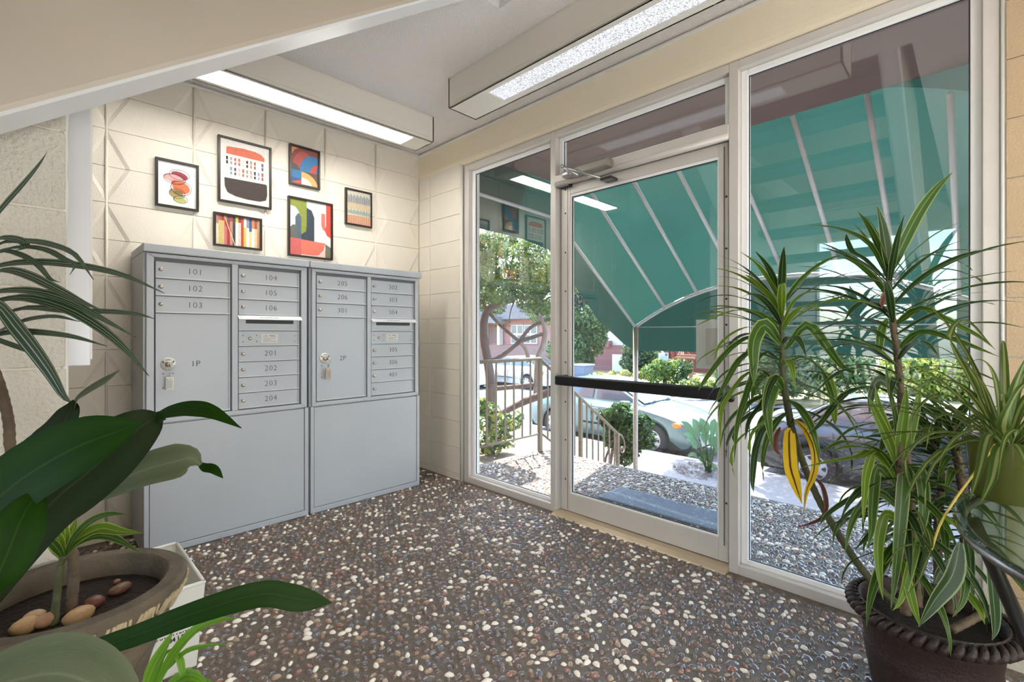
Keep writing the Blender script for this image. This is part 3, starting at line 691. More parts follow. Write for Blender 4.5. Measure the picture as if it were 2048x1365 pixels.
lm_deep = leaf_mat('deep_variegated_leaf', (40, 66, 32), (138, 152, 104), (70, 94, 50), V_STR, .35)
lm_dark = leaf_mat('dark_striped_leaf', (46, 66, 42), (176, 184, 166), (100, 114, 94), [(0, 'b'), (.10, 'b'), (.13, 'e'), (.17, 'b'), (.38, 'b'), (.41, 'e'), (.44, 'b'), (.5, 'b')], .2)
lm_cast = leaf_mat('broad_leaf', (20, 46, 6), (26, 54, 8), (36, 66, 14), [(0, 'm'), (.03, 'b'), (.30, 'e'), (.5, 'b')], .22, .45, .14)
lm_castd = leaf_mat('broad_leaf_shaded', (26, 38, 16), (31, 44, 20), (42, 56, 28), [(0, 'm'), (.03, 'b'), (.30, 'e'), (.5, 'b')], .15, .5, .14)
lm_grass = leaf_mat('grassy_leaf', (92, 140, 36), (110, 156, 48), (124, 164, 60), [(0, 'm'), (.1, 'b'), (.4, 'e'), (.5, 'e')], .4)
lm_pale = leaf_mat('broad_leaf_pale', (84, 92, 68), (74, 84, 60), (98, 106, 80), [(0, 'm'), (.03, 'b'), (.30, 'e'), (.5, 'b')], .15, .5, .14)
lm_spid = leaf_mat('spider_leaf', (60, 84, 34), (78, 100, 42), (134, 142, 84), [(0, 'm'), (.12, 'm'), (.18, 'b'), (.5, 'e')], .4)
lm_yel = leaf_mat('yellow_leaf', (232, 190, 34), (214, 196, 60), (84, 46, 26), [(0, 'm'), (.05, 'm'), (.10, 'b'), (.44, 'b'), (.5, 'e')], .45)
lm_brn = leaf_mat('dried_leaf', (96, 52, 44), (120, 74, 52), (70, 36, 34), [(0, 'm'), (.2, 'b'), (.5, 'e')], .2)
cane_m = mat('cane_bark', (92, 76, 58), .7, bump=(70, .6), var=(30, .3))
cane_g = mat('cane_green', (74, 76, 46), .6, bump=(50, .4), var=(25, .3))
soil_m = mat('potting_soil', (38, 26, 20), .95, bump=(80, 1.0), var=(60, .4))

def leaf(parent, pts, width, m, up=(0, 0, 1), fold=.25, n=13, prof=None, twist=0., name='leaf', wave=0.):
    """a blade along a spline, lanceolate width, folded at the midrib"""
    C = [Vector(p) for p in spline(pts, n)]
    prof = prof or (lambda t: (min(1, t / .30) ** .6 * .75 + .25) if t < .35 else max(0, 1 - ((t - .35) / .65) ** 1.9))
    me = bpy.data.meshes.new(name); vs = []; fs = []; uvs = []
    upv = Vector(up).normalized(); K = (-1, -.5, 0, .5, 1)
    for i, c in enumerate(C):
        t = i / (n - 1); tg = (C[min(i + 1, n - 1)] - C[max(i - 1, 0)]).normalized()
        s = tg.cross(upv)
        if s.length < .05: s = tg.cross(Vector((.3, .2, .9)))
        s.normalize(); nn = s.cross(tg).normalized()
        if twist:
            a = twist * t; s, nn = s * math.cos(a) + nn * math.sin(a), nn * math.cos(a) - s * math.sin(a)
        w_ = max(width * .5 * prof(t), .0006)
        for k in K:
            wv = wave * math.sin(t * 17 + k * 2) * w_ * abs(k)
            vs.append(c + s * (k * w_) + nn * (abs(k) * w_ * fold * (1 if abs(k) < .9 else .85) + wv)); uvs.append((k / 2 + .5, t))
    for i in range(n - 1):
        for j in range(4): a = i * 5 + j; fs.append((a, a + 1, a + 6, a + 5))
    me.from_pydata([tuple(v) for v in vs], [], fs); ul = me.uv_layers.new(name='UVMap')
    li = [0] * len(me.loops); me.loops.foreach_get('vertex_index', li)
    ul.data.foreach_set('uv', [x for i in li for x in uvs[i]])
    me.polygons.foreach_set('use_smooth', [True] * len(fs)); me.materials.append(m); me.update()
    o = bpy.data.objects.new(name, me); COL.objects.link(o); child(o, parent); return o
def ring_cane(pts, r0, r1, m, parent, n=10, name='cane', rings=.022):
    L_ = sum((Vector(pts[i + 1]) - Vector(pts[i])).length for i in range(len(pts) - 1)); k = max(8, int(L_ / rings) * 3)
    P = spline(pts, k); rs = [(r0 + (r1 - r0) * i / (k - 1)) * (1.10 if i % 3 == 0 else 1.0) for i in range(k)]
    return MB().tube(P, rs, n).build(name, m, parent, True)
def arch(base, az, el, L_, droop, k=6):
    """points of an arching leaf: azimuth, start elevation (deg), length, droop (deg over its length)"""
    pts = [Vector(base)]; e = math.radians(el); st_ = L_ / k
    for i in range(k):
        d = Vector((math.cos(az) * math.cos(e), math.sin(az) * math.cos(e), math.sin(e))); pts.append(pts[-1] + d * st_); e -= math.radians(droop) / k * (.5 + i / k * 1.0)
    return pts
AZR = math.atan2(RT.y, RT.x); AZF = math.atan2(FW.y, FW.x)
def crown(parent, stem, t0, t1, count, L_, width, m, el0=78, el1=-5, droop0=25, droop1=95, seed=1, avoid=None, mats=None):
    rnd = random.Random(seed); S = spline(stem, 40)
    for i in range(count):
        f = i / max(1, count - 1); t = t1 + (t0 - t1) * f     # f=0 apex
        c = Vector(S[int(t * 39)]); az = i * 2.39996 + rnd.uniform(-.3, .3)
        if avoid and avoid(az): az += PI * .6
        l = L_ * rnd.uniform(.8, 1.1) * (.62 + .38 * min(1, f * 4)); el = el0 + (el1 - el0) * f ** .7 + rnd.uniform(-8, 8)
        p = arch(c, az, el, l, droop0 + (droop1 - droop0) * f ** .8 + rnd.uniform(-10, 15))
        if any(q.x > .035 for q in p):
            p = [Vector((min(q.x, .03 - .002 * j), q.y, q.z)) for j, q in enumerate(p)]
        if any((q - CAM).dot(FW) < .45 for q in p): continue
        leaf(parent, p, width * rnd.uniform(.8, 1.15), mats[rnd.randrange(len(mats))] if mats else m, twist=rnd.uniform(-.5, .5), wave=.08)

# ---- right: brown rope-rim pot
PC = Vector((-.405, -3.19, 0)); PH = .30
pot_m = mat('rust_brown_pot', (46, 30, 27), .55, bump=(120, .35), var=(14, .15))
pot = thing('flower_pot', PC, 'round rust brown pot with a rope twist rim beside the storefront', 'pot')
q = MB(); q.lathe([(.120, 0), (.130, .01), (.150, .12), (.153, .15), (.157, .16), (.153, .17), (.162, .235), (.178, .262), (.176, .28), (.170, .296), (.166, .30), (.160, .29), (.156, .25), (.0, .245)], 40, PC)
q.build('body', pot_m, pot, True, angle=.8)
q = MB(); NR = 46
for i in range(NR):
    a = 2 * PI * i / NR; pts = []
    for k in range(6):
        t = k / 5; aa = a + t * .16; rr = .178 + .016 * math.sin(t * PI) - .004 * t; pts.append((PC.x + rr * math.cos(aa), PC.y + rr * math.sin(aa), .262 + .036 * t))
    q.tube(pts, [.005, .0095, .0115, .0115, .0095, .005], 7)
q.build('rope_rim', pot_m, pot, True)
q = MB(); q.lathe([(.0, .262), (.08, .266), (.157, .256)], 24, PC); q.build('soil', soil_m, pot, True)
D0 = 1.385
def cane_pts(lst): return [at(u, v, d) for u, v, d in lst]
# leaning cane with crown in front of the mullion
sA = cane_pts([(1800, 1214, 1.36), (1745, 1165, 1.40), (1690, 1090, 1.44), (1640, 1005, 1.47), (1606, 925, 1.50), (1582, 850, 1.50), (1568, 770, 1.50), (1564, 700, 1.50), (1563, 640, 1.50), (1562, 600, 1.50)])
dA = thing('dracaena', sA[0], 'leaning dracaena with a curved cane and two yellow dying leaves', 'plant', 'dracaenas in the rust brown pot')
ring_cane(sA[:6], .0105, .0095, cane_g, dA); ring_cane(sA[5:], .011, .006, cane_g, dA, rings=.012)
crown(dA, sA[5:], .05, 1.0, 54, .31, .026, lm_var, el0=74, el1=-15, droop0=45, droop1=115, seed=3, mats=[lm_var, lm_var, lm_lime, lm_deep], avoid=lambda a: math.cos(a) > .75)
def px(lst, d0, d1=None):
    n = len(lst); d1 = d0 if d1 is None else d1
    return [at(u, v, d0 + (d1 - d0) * i / (n - 1)) for i, (u, v) in enumerate(lst)]
VW = -FW     # blades whose face turns to the room
for pts, d0, d1, wd, m, kw in [
    ([(1560, 660), (1520, 628), (1470, 622), (1420, 640), (1392, 652)], 1.5, 1.36, .030, lm_lime, {}),
    ([(1558, 690), (1510, 672), (1460, 700), (1415, 755), (1397, 782)], 1.5, 1.32, .032, lm_var, {}),
    ([(1556, 680), (1510, 655), (1470, 665), (1440, 690), (1428, 720)], 1.5, 1.42, .022, lm_lime, {}),
    ([(1558, 720), (1520, 700), (1480, 720), (1450, 770), (1432, 800)], 1.5, 1.34, .030, lm_var, {}),
    ([(1562, 640), (1545, 600), (1520, 575), (1500, 556), (1490, 550)], 1.5, 1.46, .028, lm_lime, {}),
    ([(1562, 620), (1560, 600), (1557, 585), (1555, 568)], 1.5, 1.5, .012, lm_lime, {'up': VW}),
    ([(1562, 690), (1530, 650), (1508, 680), (1506, 730), (1508, 775)], 1.48, 1.34, .050, lm_var, {'up': VW, 'prof': None}),
    ([(1566, 650), (1585, 610), (1610, 588), (1645, 585), (1680, 592)], 1.5, 1.4, .034, lm_lime, {}),
    ([(1566, 660), (1600, 620), (1640, 600), (1690, 590), (1725, 588)], 1.5, 1.42, .030, lm_var, {}),
    ([(1565, 780), (1550, 762), (1538, 790), (1534, 830), (1546, 905)], 1.48, 1.36, .056, lm_var, {'up': VW}),
    ([(1570, 740), (1600, 715), (1640, 740), (1662, 790), (1668, 815)], 1.5, 1.36, .034, lm_var, {}),
    ([(1570, 700), (1612, 650), (1650, 690), (1680, 730), (1708, 748)], 1.5, 1.36, .036, lm_var, {'up': VW}),
    ([(1572, 730), (1620, 720), (1660, 760), (1668, 830), (1670, 850)], 1.5, 1.38, .032, lm_lime, {}),
    ([(1555, 770), (1515, 740), (1490, 800), (1475, 850), (1468, 925)], 1.5, 1.40, .026, lm_var, {}),
    ([(1552, 760), (1500, 745), (1460, 790), (1442, 830), (1440, 900)], 1.5, 1.42, .022, lm_lime, {}),
    ([(1560, 850), (1530, 855), (1512, 900), (1505, 960), (1507, 985)], 1.5, 1.44, .028, lm_deep, {}),
    ([(1575, 855), (1600, 840), (1640, 880), (1670, 900), (1700, 915)], 1.5, 1.4, .026, lm_deep, {}),
    ([(1540, 760), (1530, 800), (1500, 840), (1490, 880)], 1.5, 1.45, .026, lm_deep, {}),
    ([(1582, 860), (1578, 870), (1580, 930), (1588, 960), (1596, 985), (1604, 1008)], 1.47, 1.44, .048, lm_yel, {'up': VW, 'fold': .15}),
    ([(1590, 840), (1612, 862), (1628, 900), (1627, 945), (1612, 985), (1608, 1025)], 1.48, 1.42, .030, lm_yel, {'up': VW, 'fold': .3}),
    ([(1588, 840), (1600, 845), (1612, 870), (1618, 900)], 1.5, 1.46, .014, lm_brn, {'up': VW}),
    ([(1560, 855), (1550, 880), (1552, 900), (1562, 912)], 1.48, 1.46, .022, lm_brn, {'up': VW}),
    ([(1632, 958), (1645, 975), (1652, 1010), (1645, 1035), (1620, 1048), (1590, 1056)], 1.46, 1.44, .018, lm_brn, {'up': VW}),
]:
    kw = {k: v for k, v in kw.items() if v is not None}
    leaf(dA, px(pts, d0, d1), wd * .9, m, **kw)
# tall cane
sB = cane_pts([(1835, 1214, 1.36), (1826, 1100, 1.40), (1818, 960, 1.42), (1806, 850, 1.43), (1800, 770, 1.43), (1793, 700, 1.43), (1785, 640, 1.43), (1780, 590, 1.43), (1777, 555, 1.43)])
dB = thing('dracaena', sB[0], 'tallest dracaena, white edged leaves reaching up against the green awning', 'plant', 'dracaenas in the rust brown pot')
ring_cane(sB, .012, .007, cane_m, dB)
crown(dB, sB[3:], .0, 1.0, 40, .33, .022, lm_deep, el0=76, el1=0, droop0=28, droop1=80, seed=11, mats=[lm_deep, lm_deep, lm_var], avoid=lambda a: math.cos(a) > .7)
for pts, d0, d1, wd, m, kw in [
    ([(1782, 545), (1800, 500), (1835, 430), (1870, 380), (1905, 345)], 1.43, 1.36, .034, lm_var, {'up': (-.4, -.6, .5)}),
    ([(1778, 545), (1772, 500), (1764, 450), (1754, 410)], 1.43, 1.40, .036, lm_deep, {'up': VW}),
    ([(1775, 545), (1755, 490), (1735, 450), (1716, 424)], 1.43, 1.40, .022, lm_var, {}),
    ([(1772, 550), (1740, 490), (1690, 462), (1640, 452), (1605, 451)], 1.43, 1.36, .022, lm_var, {}),
    ([(1772, 560), (1730, 520), (1705, 505), (1694, 480), (1693, 468)], 1.43, 1.38, .020, lm_deep, {}),
    ([(1775, 575), (1740, 560), (1700, 555), (1672, 562)], 1.43, 1.36, .022, lm_deep, {}),
    ([(1786, 560), (1830, 520), (1880, 505), (1930, 500), (1962, 502)], 1.43, 1.30, .022, lm_var, {}),
    ([(1786, 570), (1840, 515), (1890, 515), (1930, 530), (1945, 542)], 1.43, 1.34, .020, lm_deep, {}),
    ([(1786, 590), (1850, 565), (1920, 560), (1990, 548), (2040, 541)], 1.43, 1.20, .022, lm_var, {}),
    ([(1788, 600), (1840, 545), (1900, 540), (1950, 555), (1965, 566)], 1.43, 1.3, .020, lm_deep, {}),
    ([(1788, 620), (1850, 600), (1910, 602), (1970, 606), (1990, 610)], 1.43, 1.28, .024, lm_var, {}),
    ([(1790, 650), (1840, 618), (1890, 640), (1950, 670), (1985, 695)], 1.43, 1.22, .032, lm_var, {'up': (-.5, -.5, .6)}),
    ([(1795, 700), (1840, 665), (1900, 678), (1960, 700), (2000, 715)], 1.43, 1.22, .028, lm_var, {'up': (-.5, -.5, .6)}),
    ([(1782, 630), (1740, 605), (1710, 615), (1690, 640)], 1.43, 1.36, .030, lm_deep, {}),
    ([(1785, 660), (1740, 640), (1680, 645), (1600, 680)], 1.43, 1.34, .020, lm_deep, {}),
    ([(1788, 690), (1740, 660), (1690, 662), (1650, 668)], 1.43, 1.3, .028, lm_var, {}),
    ([(1790, 730), (1740, 700), (1690, 690), (1640, 705)], 1.43, 1.30, .026, lm_deep, {}),
    ([(1795, 770), (1740, 740), (1680, 745), (1625, 790)], 1.43, 1.30, .024, lm_deep, {}),
    ([(1800, 800), (1750, 775), (1690, 790), (1640, 850), (1615, 870)], 1.43, 1.26, .026, lm_deep, {}),
    ([(1800, 790), (1760, 760), (1742, 790), (1738, 830)], 1.43, 1.4, .034, lm_deep, {'up': VW}),
    ([(1775, 640), (1762, 660), (1757, 700), (1760, 710)], 1.43, 1.40, .030, lm_var, {'up': VW}),
    ([(1777, 588), (1770, 590), (1764, 605), (1764, 618)], 1.41, 1.40, .022, lm_brn, {'up': VW}),
]:
    leaf(dB, px(pts, d0, d1), wd, m, **kw)
# short lime rosette in the middle
sC = cane_pts([(1812, 1228, 1.30), (1806, 1150, 1.30), (1802, 1040, 1.29), (1800, 960, 1.28), (1797, 915, 1.28), (1797, 880, 1.28)])
dC = thing('dracaena', sC[0], 'short dracaena with an upright lime green rosette and broad drooping leaves', 'plant', 'dracaenas in the rust brown pot')
ring_cane(sC, .012, .010, cane_m, dC)
for pts, d0, d1, wd, m, kw in [
    ([(1794, 930), (1775, 880), (1750, 825), (1737, 795)], 1.28, 1.24, .034, lm_lime, {'up': VW}),
    ([(1796, 930), (1778, 880), (1758, 820), (1750, 772)], 1.28, 1.27, .036, lm_lime, {'up': VW}),
    ([(1798, 930), (1800, 880), (1808, 820), (1813, 770)], 1.28, 1.25, .040, lm_lime, {'up': VW}),
    ([(1800, 930), (1815, 880), (1832, 815), (1842, 756)], 1.28, 1.27, .036, lm_lime, {'up': VW}),
    ([(1797, 920), (1795, 870), (1788, 820), (1786, 800)], 1.29, 1.3, .022, lm_var, {'up': VW}),
    ([(1798, 900), (1797, 860), (1776, 770), (1772, 720)], 1.3, 1.32, .02, lm_var, {'up': VW}),
    ([(1790, 940), (1750, 900), (1690, 885), (1640, 905)], 1.28, 1.18, .038, lm_var, {}),
    ([(1788, 950), (1750, 905), (1720, 915), (1660, 925), (1605, 935)], 1.28, 1.15, .034, lm_lime, {}),
    ([(1790, 960), (1752, 905), (1733, 940), (1728, 990), (1726, 1050)], 1.28, 1.17, .034, lm_lime, {'up': VW}),
    ([(1790, 970), (1755, 935), (1745, 1000), (1742, 1060), (1735, 1095)], 1.28, 1.16, .038, lm_var, {'up': VW}),
    ([(1800, 960), (1805, 955), (1800, 1030), (1792, 1130), (1782, 1218)], 1.22, 1.14, .046, lm_var, {'up': VW}),
    ([(1806, 950), (1836, 940), (1846, 1000), (1840, 1060), (1828, 1090)], 1.27, 1.17, .044, lm_var, {'up': VW}),
    ([(1795, 1040), (1770, 1030), (1756, 1080), (1757, 1140), (1766, 1200)], 1.25, 1.16, .038, lm_lime, {'up': VW}),
    ([(1805, 1080), (1830, 1080), (1815, 1150), (1800, 1200), (1785, 1222)], 1.25, 1.15, .034, lm_lime, {'up': VW}),
    ([(1800, 1000), (1760, 980), (1700, 1000), (1655, 1030), (1640, 1050)], 1.28, 1.2, .026, lm_deep, {}),
    ([(1800, 1020), (1755, 985), (1715, 1020), (1698, 1060), (1690, 1105)], 1.28, 1.2, .030, lm_var, {'up': VW}),
    ([(1800, 1045), (1770, 1040), (1740, 1070), (1710, 1100)], 1.28, 1.24, .026, lm_deep, {}),
    ([(1805, 1120), (1815, 1170), (1828, 1220), (1840, 1255)], 1.22, 1.14, .032, lm_lime, {'up': VW}),
    ([(1830, 1100), (1800, 1080), (1770, 1075), (1735, 1095)], 1.28, 1.22, .024, lm_deep, {}),
    ([(1920, 1085), (1905, 1150), (1870, 1200), (1836, 1255)], 1.10, 1.06, .060, lm_deep, {'up': VW}),
    ([(1975, 1100), (1985, 1180), (1990, 1250), (1984, 1282)], 1.12, 1.10, .034, lm_deep, {'up': VW}),
    ([(1900, 1110), (1928, 1150), (1925, 1200), (1905, 1235)], 1.16, 1.12, .030, lm_var, {'up': VW}),
    ([(1895, 1120), (1876, 1150), (1868, 1170)], 1.2, 1.18, .034, lm_deep, {'up': VW}),
    ([(1930, 1180), (1955, 1215), (1970, 1250)], 1.15, 1.1, .026, lm_lime, {'up': VW}),
]:
    leaf(dC, px(pts, d0, d1), wd * .84, m, **kw)
crown(dC, sC[1:4], .1, .9, 14, .26, .026, lm_var, el0=20, el1=-20, droop0=70, droop1=95, seed=21, mats=[lm_var, lm_deep])
# dark bushy canes behind, next to the pier
sD = cane_pts([(1900, 1228, 1.40), (1930, 1100, 1.42), (1925, 980, 1.43), (1912, 900, 1.43), (1905, 850, 1.43)])
dD = thing('dracaena', sD[0], 'dark bushy dracaena behind the others next to the tan block pier', 'plant', 'dracaenas in the rust brown pot')
ring_cane(sD, .014, .010, cane_m, dD)
ring_cane(cane_pts([(1880, 1228, 1.42), (1875, 1080, 1.46), (1882, 960, 1.47), (1868, 880, 1.47)]), .012, .009, cane_m, dD)
ring_cane(cane_pts([(1905, 1260, 1.26), (1945, 1240, 1.28), (1990, 1215, 1.30)]), .010, .009, cane_m, dD)
crown(dD, sD[1:], .0, 1.0, 72, .30, .024, lm_deep, el0=60, el1=-10, droop0=60, droop1=100, seed=33, mats=[lm_deep, lm_deep, lm_var], avoid=lambda a: math.cos(a) > .6)

crown(dD, cane_pts([(1880, 1228, 1.42), (1875, 1080, 1.46), (1882, 960, 1.47), (1868, 880, 1.47)]), .3, 1.0, 36, .27, .024, lm_deep, el0=70, el1=-10, droop0=50, droop1=100, seed=44, mats=[lm_deep, lm_var], avoid=lambda a: math.cos(a) > .5)
crown(dC, sC[2:5], .0, .9, 22, .24, .024, lm_var, el0=35, el1=-25, droop0=70, droop1=100, seed=52, mats=[lm_var, lm_lime, lm_deep])

# ---- glass topped table at the right edge with a potted spider plant
TZ = .735; TC = Vector((-.885, -3.775, 0)); TR = .52
tbl = thing('side_table', TC, 'round glass topped side table with dark metal legs at the right edge', 'table')
tglass = glass_mat('table_glass', (.72, .86, .84)); 
q = MB(); q.lathe([(0, TZ - .010), (TR - .008, TZ - .010), (TR, TZ - .006), (TR, TZ - .003), (TR - .004, TZ), (0, TZ)], 96, TC); q.build('glass_top', tglass, tbl, True, angle=.5)
q = MB(); q.tube([TC + Vector((math.cos(a) * (TR - .012), math.sin(a) * (TR - .012), TZ - .017)) for a in np.linspace(0, 2 * PI, 73)], .011, 10); q.build('metal_rim', mat('pewter_rim', (120, 118, 120), .25, .9), tbl, True)
leg_m = mat('dark_leg', (34, 26, 24), .35, .5)
for a in (2.45, 1.55, .3, -1.2):
    d = Vector((math.cos(a), math.sin(a), 0)); MB().tube([TC + d * (TR - .03) + Vector((0, 0, TZ - .02)), TC + d * (TR - .16) + Vector((0, 0, .35)), TC + d * (TR - .22) + Vector((0, 0, 0))], [.012, .014, .016], 10).build('leg', leg_m, tbl, True)
sp = at_z(2012, 1000, TZ); sp.z = TZ
gp = thing('plant_pot', sp, 'frosted yellow green glass pot of a spider plant on the table', 'pot')
q = MB(); q.lathe([(.0, .0), (.050, .001), (.056, .012), (.068, .13), (.069, .134), (.065, .134), (.062, .12), (.0, .118)], 32, sp); q.build('glass_body', mat('frosted_glass', (96, 100, 42), .25, coat=.5, trans=.35), gp, True, angle=.8)
MB().lathe([(0, .121), (.061, .119)], 20, sp).build('soil', soil_m, gp)
spd = thing('spider_plant', sp + Vector((0, 0, .12)), 'spider plant with arching striped leaves growing in the glass pot', 'plant')
rnd = random.Random(5)
for i in range(46):
    az = i * 2.39996; el = 74 - 62 * (i / 46) ** .8 + rnd.uniform(-10, 10); L_ = rnd.uniform(.22, .40)
    b = sp + Vector((math.cos(az) * .018, math.sin(az) * .018, .12)); p = arch(b, az, el, L_, rnd.uniform(50, 120))
    if any((x - CAM).dot(FW) < .42 for x in p) or any(x.x > -.05 for x in p): continue
    if p[-1].z < TZ + .01: p = [Vector((x.x, x.y, max(x.z, TZ + .012))) for x in p]
    leaf(spd, p, rnd.uniform(.009, .016), lm_spid, n=10, fold=.4)
for pts, d0, d1, wd in [
    ([(2000, 890), (1940, 760), (1900, 680), (1930, 640), (1990, 700)], .98, 1.0, .016), ([(2010, 880), (1960, 830), (1880, 790), (1830, 830), (1822, 890)], .98, 1.0, .014), ([(2010, 885), (1940, 830), (1870, 840), (1852, 900)], .98, 1.02, .012),
    ([(2000, 890), (1930, 870), (1860, 870), (1812, 920), (1822, 985)], .96, 1.0, .018), ([(2005, 890), (1950, 880), (1890, 905), (1855, 960), (1850, 1030)], .96, .98, .016), ([(2015, 900), (1980, 870), (1960, 940), (1940, 1000)], .95, .93, .020), ([(2020, 895), (2000, 900), (1985, 960), (1960, 1010)], .95, .92, .022),
    ([(2005, 880), (1990, 760), (1960, 720), (1925, 740)], .98, 1.05, .012), ([(2010, 870), (2030, 780), (2060, 700)], .95, .9, .02), ([(2010, 880), (1960, 760), (1890, 700), (1840, 690)], .98, 1.1, .012), ([(2020, 890), (2008, 850), (2040, 780), (2070, 760)], .93, .85, .022), ([(2025, 890), (2035, 860), (2010, 880), (1995, 960)], .9, .88, .012)]:
    leaf(spd, px(pts, d0, d1), wd, lm_spid, n=14, fold=.35)
q = MB(); rn = px([(1990, 890), (1950, 945), (1910, 1000), (1880, 1050), (1863, 1100)], .97, 1.0); q.tube(spline(rn, 14), .0022, 6); q.build('runner', mat('runner_straw', (196, 176, 84), .6), spd, True)
for pts, wd in [([(1863, 1100), (1845, 1050), (1838, 1030), (1830, 1020)], .010), ([(1863, 1100), (1840, 1070), (1815, 1060), (1795, 1075)], .008), ([(1863, 1100), (1830, 1090), (1800, 1098), (1770, 1130)], .008), ([(1863, 1100), (1850, 1130), (1838, 1160), (1815, 1190)], .007), ([(1863, 1100), (1858, 1070), (1846, 1045)], .010)]:
    leaf(spd, px(pts, 1.0, .98), wd, lm_spid, n=8)

# ---- left: stone-look urn planter
UC = at(148, 1178, 1.03); UR = .182; UZ = UC.z
stone = mat('carved_stone', (98, 88, 73), .75, bump=(60, .6), var=(10, .30)); stone2 = mat('stone_relief', (170, 155, 124), .75, bump=(80, .4), var=(18, .2))
urn = thing('urn_planter', (UC.x, UC.y, 0), 'weathered stone urn planter with carved scallops under its rim', 'planter')
q = MB(); q.lathe([(.13, 0), (.135, .03), (.10, .08), (.085, .16), (.10, .24), (.140, UZ - .17), (.168, UZ - .10), (.170, UZ - .075), (.178, UZ - .070), (.203, UZ - .018), (.203, UZ - .006), (.196, UZ), (.168, UZ), (.162, UZ - .006), (.158, UZ - .05), (.0, UZ - .05)], 56, (UC.x, UC.y, 0)); q.build('body', stone, urn, True, angle=.7)
q = MB()
for i in range(22):
    a0 = 2 * PI * i / 22
    for w_, r_ in ((.105, .0045), (.055, .0035)):
        pts = []
        for k in range(11):
            t = -1 + 2 * k / 10; aa = a0 + t * w_; s_ = (1 - t * t) ** .5; z = UZ - .020 - .040 * s_ * (1 if w_ > .1 else .62); rr = .203 - (UZ - .018 - z) * .48 + .001
            pts.append((UC.x + rr * math.cos(aa), UC.y + rr * math.sin(aa), z))
        q.tube(pts, r_, 5)
    for da in (.127, .143, .159):
        pts = [(UC.x + (.204 - dz * .48) * math.cos(a0 + da), UC.y + (.204 - dz * .48) * math.sin(a0 + da), UZ - .018 - dz) for dz in (0, .02, .045)]; q.tube(pts, .003, 5)
q.build('carved_relief', stone2, urn, True)
MB().lathe([(0, UZ - .046), (.06, UZ - .044), (.1585, UZ - .049)], 24, (UC.x, UC.y, 0)).build('soil', soil_m, urn, True)
for i, (u, v, r_, sx, c, lb) in enumerate([(188, 1210, .0185, 1.05, (120, 72, 54), 'rough red brown stone on the dark soil of the urn'), (158, 1237, .022, 1.35, (196, 158, 112), 'long tan river stone behind the urn rim, right of the canes'), (50, 1258, .0215, 1.15, (206, 170, 122), 'largest tan river stone, leftmost on the urn soil'), (68, 1238, .0165, 1.2, (198, 166, 124), 'tan river stone resting behind the leftmost stone in the urn'), (92, 1246, .018, 1.3, (190, 146, 116), 'pinkish river stone beside the thin cane in the urn'), (240, 1182, .016, 1.6, (116, 84, 66), 'brown elongated stone lying far back on the urn soil'), (234, 1165, .007, 1.1, (150, 104, 78), 'tiny tan pebble near the far side of the urn')]):
    p = at_z(u, v, UZ - .040); q = MB(); q.ball((p.x, p.y, p.z + r_ * .25), r_, 14, sc=(sx, 1, .72), jit=.05)
    o = q.build('river_stone', mat('river_stone', c, .45, bump=(90, .2), var=(30, .2)), None, True, label=lb, cat='stone', group='stones in the urn planter')
    o.rotation_euler.z = .6
# dracaena with narrow dark leaves from the left edge
cz = [at_z(141, 1232, UZ - .046), at(147, 1165, 1.04), at(146, 1115, 1.04), at(128, 1068, 1.04), at(95, 1020, 1.03), at(50, 960, 1.02), at(22, 900, 1.02), at(18, 850, 1.02), at(8, 800, 1.02), at(-8, 750, 1.0), at(-40, 680, .98), at(-60, 600, .96)]
dL = thing('dracaena', cz[0], 'dracaena with a thick ringed cane and narrow dark striped leaves at the left edge', 'plant', 'plants growing in the urn')
ring_cane(cz, .0105, .0085, cane_m, dL)
for pts, d0, d1, wd, kw in [
    ([(-60, 500), (0, 425), (50, 368), (80, 330), (94, 305)], .95, .92, .022, {'up': (-.5, -.6, .5)}),
    ([(-60, 545), (0, 490), (52, 484), (100, 490), (150, 510), (187, 560)], .95, .88, .020, {}),
    ([(-60, 560), (0, 533), (80, 526), (172, 535), (250, 553), (329, 587)], .95, .90, .024, {}),
    ([(-60, 540), (0, 505), (40, 510), (75, 530), (100, 558), (120, 565)], .95, .9, .014, {}),
    ([(-60, 575), (0, 543), (52, 550), (120, 583), (165, 606), (206, 622)], .95, .84, .022, {}),
    ([(-60, 600), (0, 584), (69, 584), (138, 604), (207, 640), (273, 676)], .95, .86, .022, {}),
    ([(-60, 620), (0, 602), (60, 598), (138, 621), (207, 662), (258, 707), (298, 753)], .95, .84, .024, {}),
    ([(-20, 640), (52, 617), (138, 623), (224, 625), (276, 630), (309, 638)], .95, .88, .018, {}),
    ([(-40, 680), (0, 664), (52, 642), (110, 634), (160, 644)], .95, .88, .018, {}),
    ([(-60, 690), (0, 670), (52, 665), (138, 673), (214, 693)], .95, .87, .020, {}),
    ([(-50, 580), (0, 612), (34, 652), (69, 696), (103, 745), (128, 790), (146, 808)], .93, .84, .036, {'up': VW}),
    ([(-50, 660), (0, 682), (50, 700), (90, 717), (107, 738)], .94, .9, .012, {}),
    ([(-50, 500), (0, 478), (40, 482), (52, 495), (30, 502)], .95, .9, .02, {}),
    ([(-60, 520), (30, 496), (90, 500), (130, 520), (150, 530), (140, 550)], .93, .9, .014, {}),
    ([(-60, 545), (60, 525), (150, 532), (220, 545), (262, 550)], .97, .95, .014, {})]:
    kw.setdefault('up', (-.3, -.62, .62)); leaf(dL, px(pts, d0, d1), wd * .92, lm_dark, n=16, fold=.3, **kw)
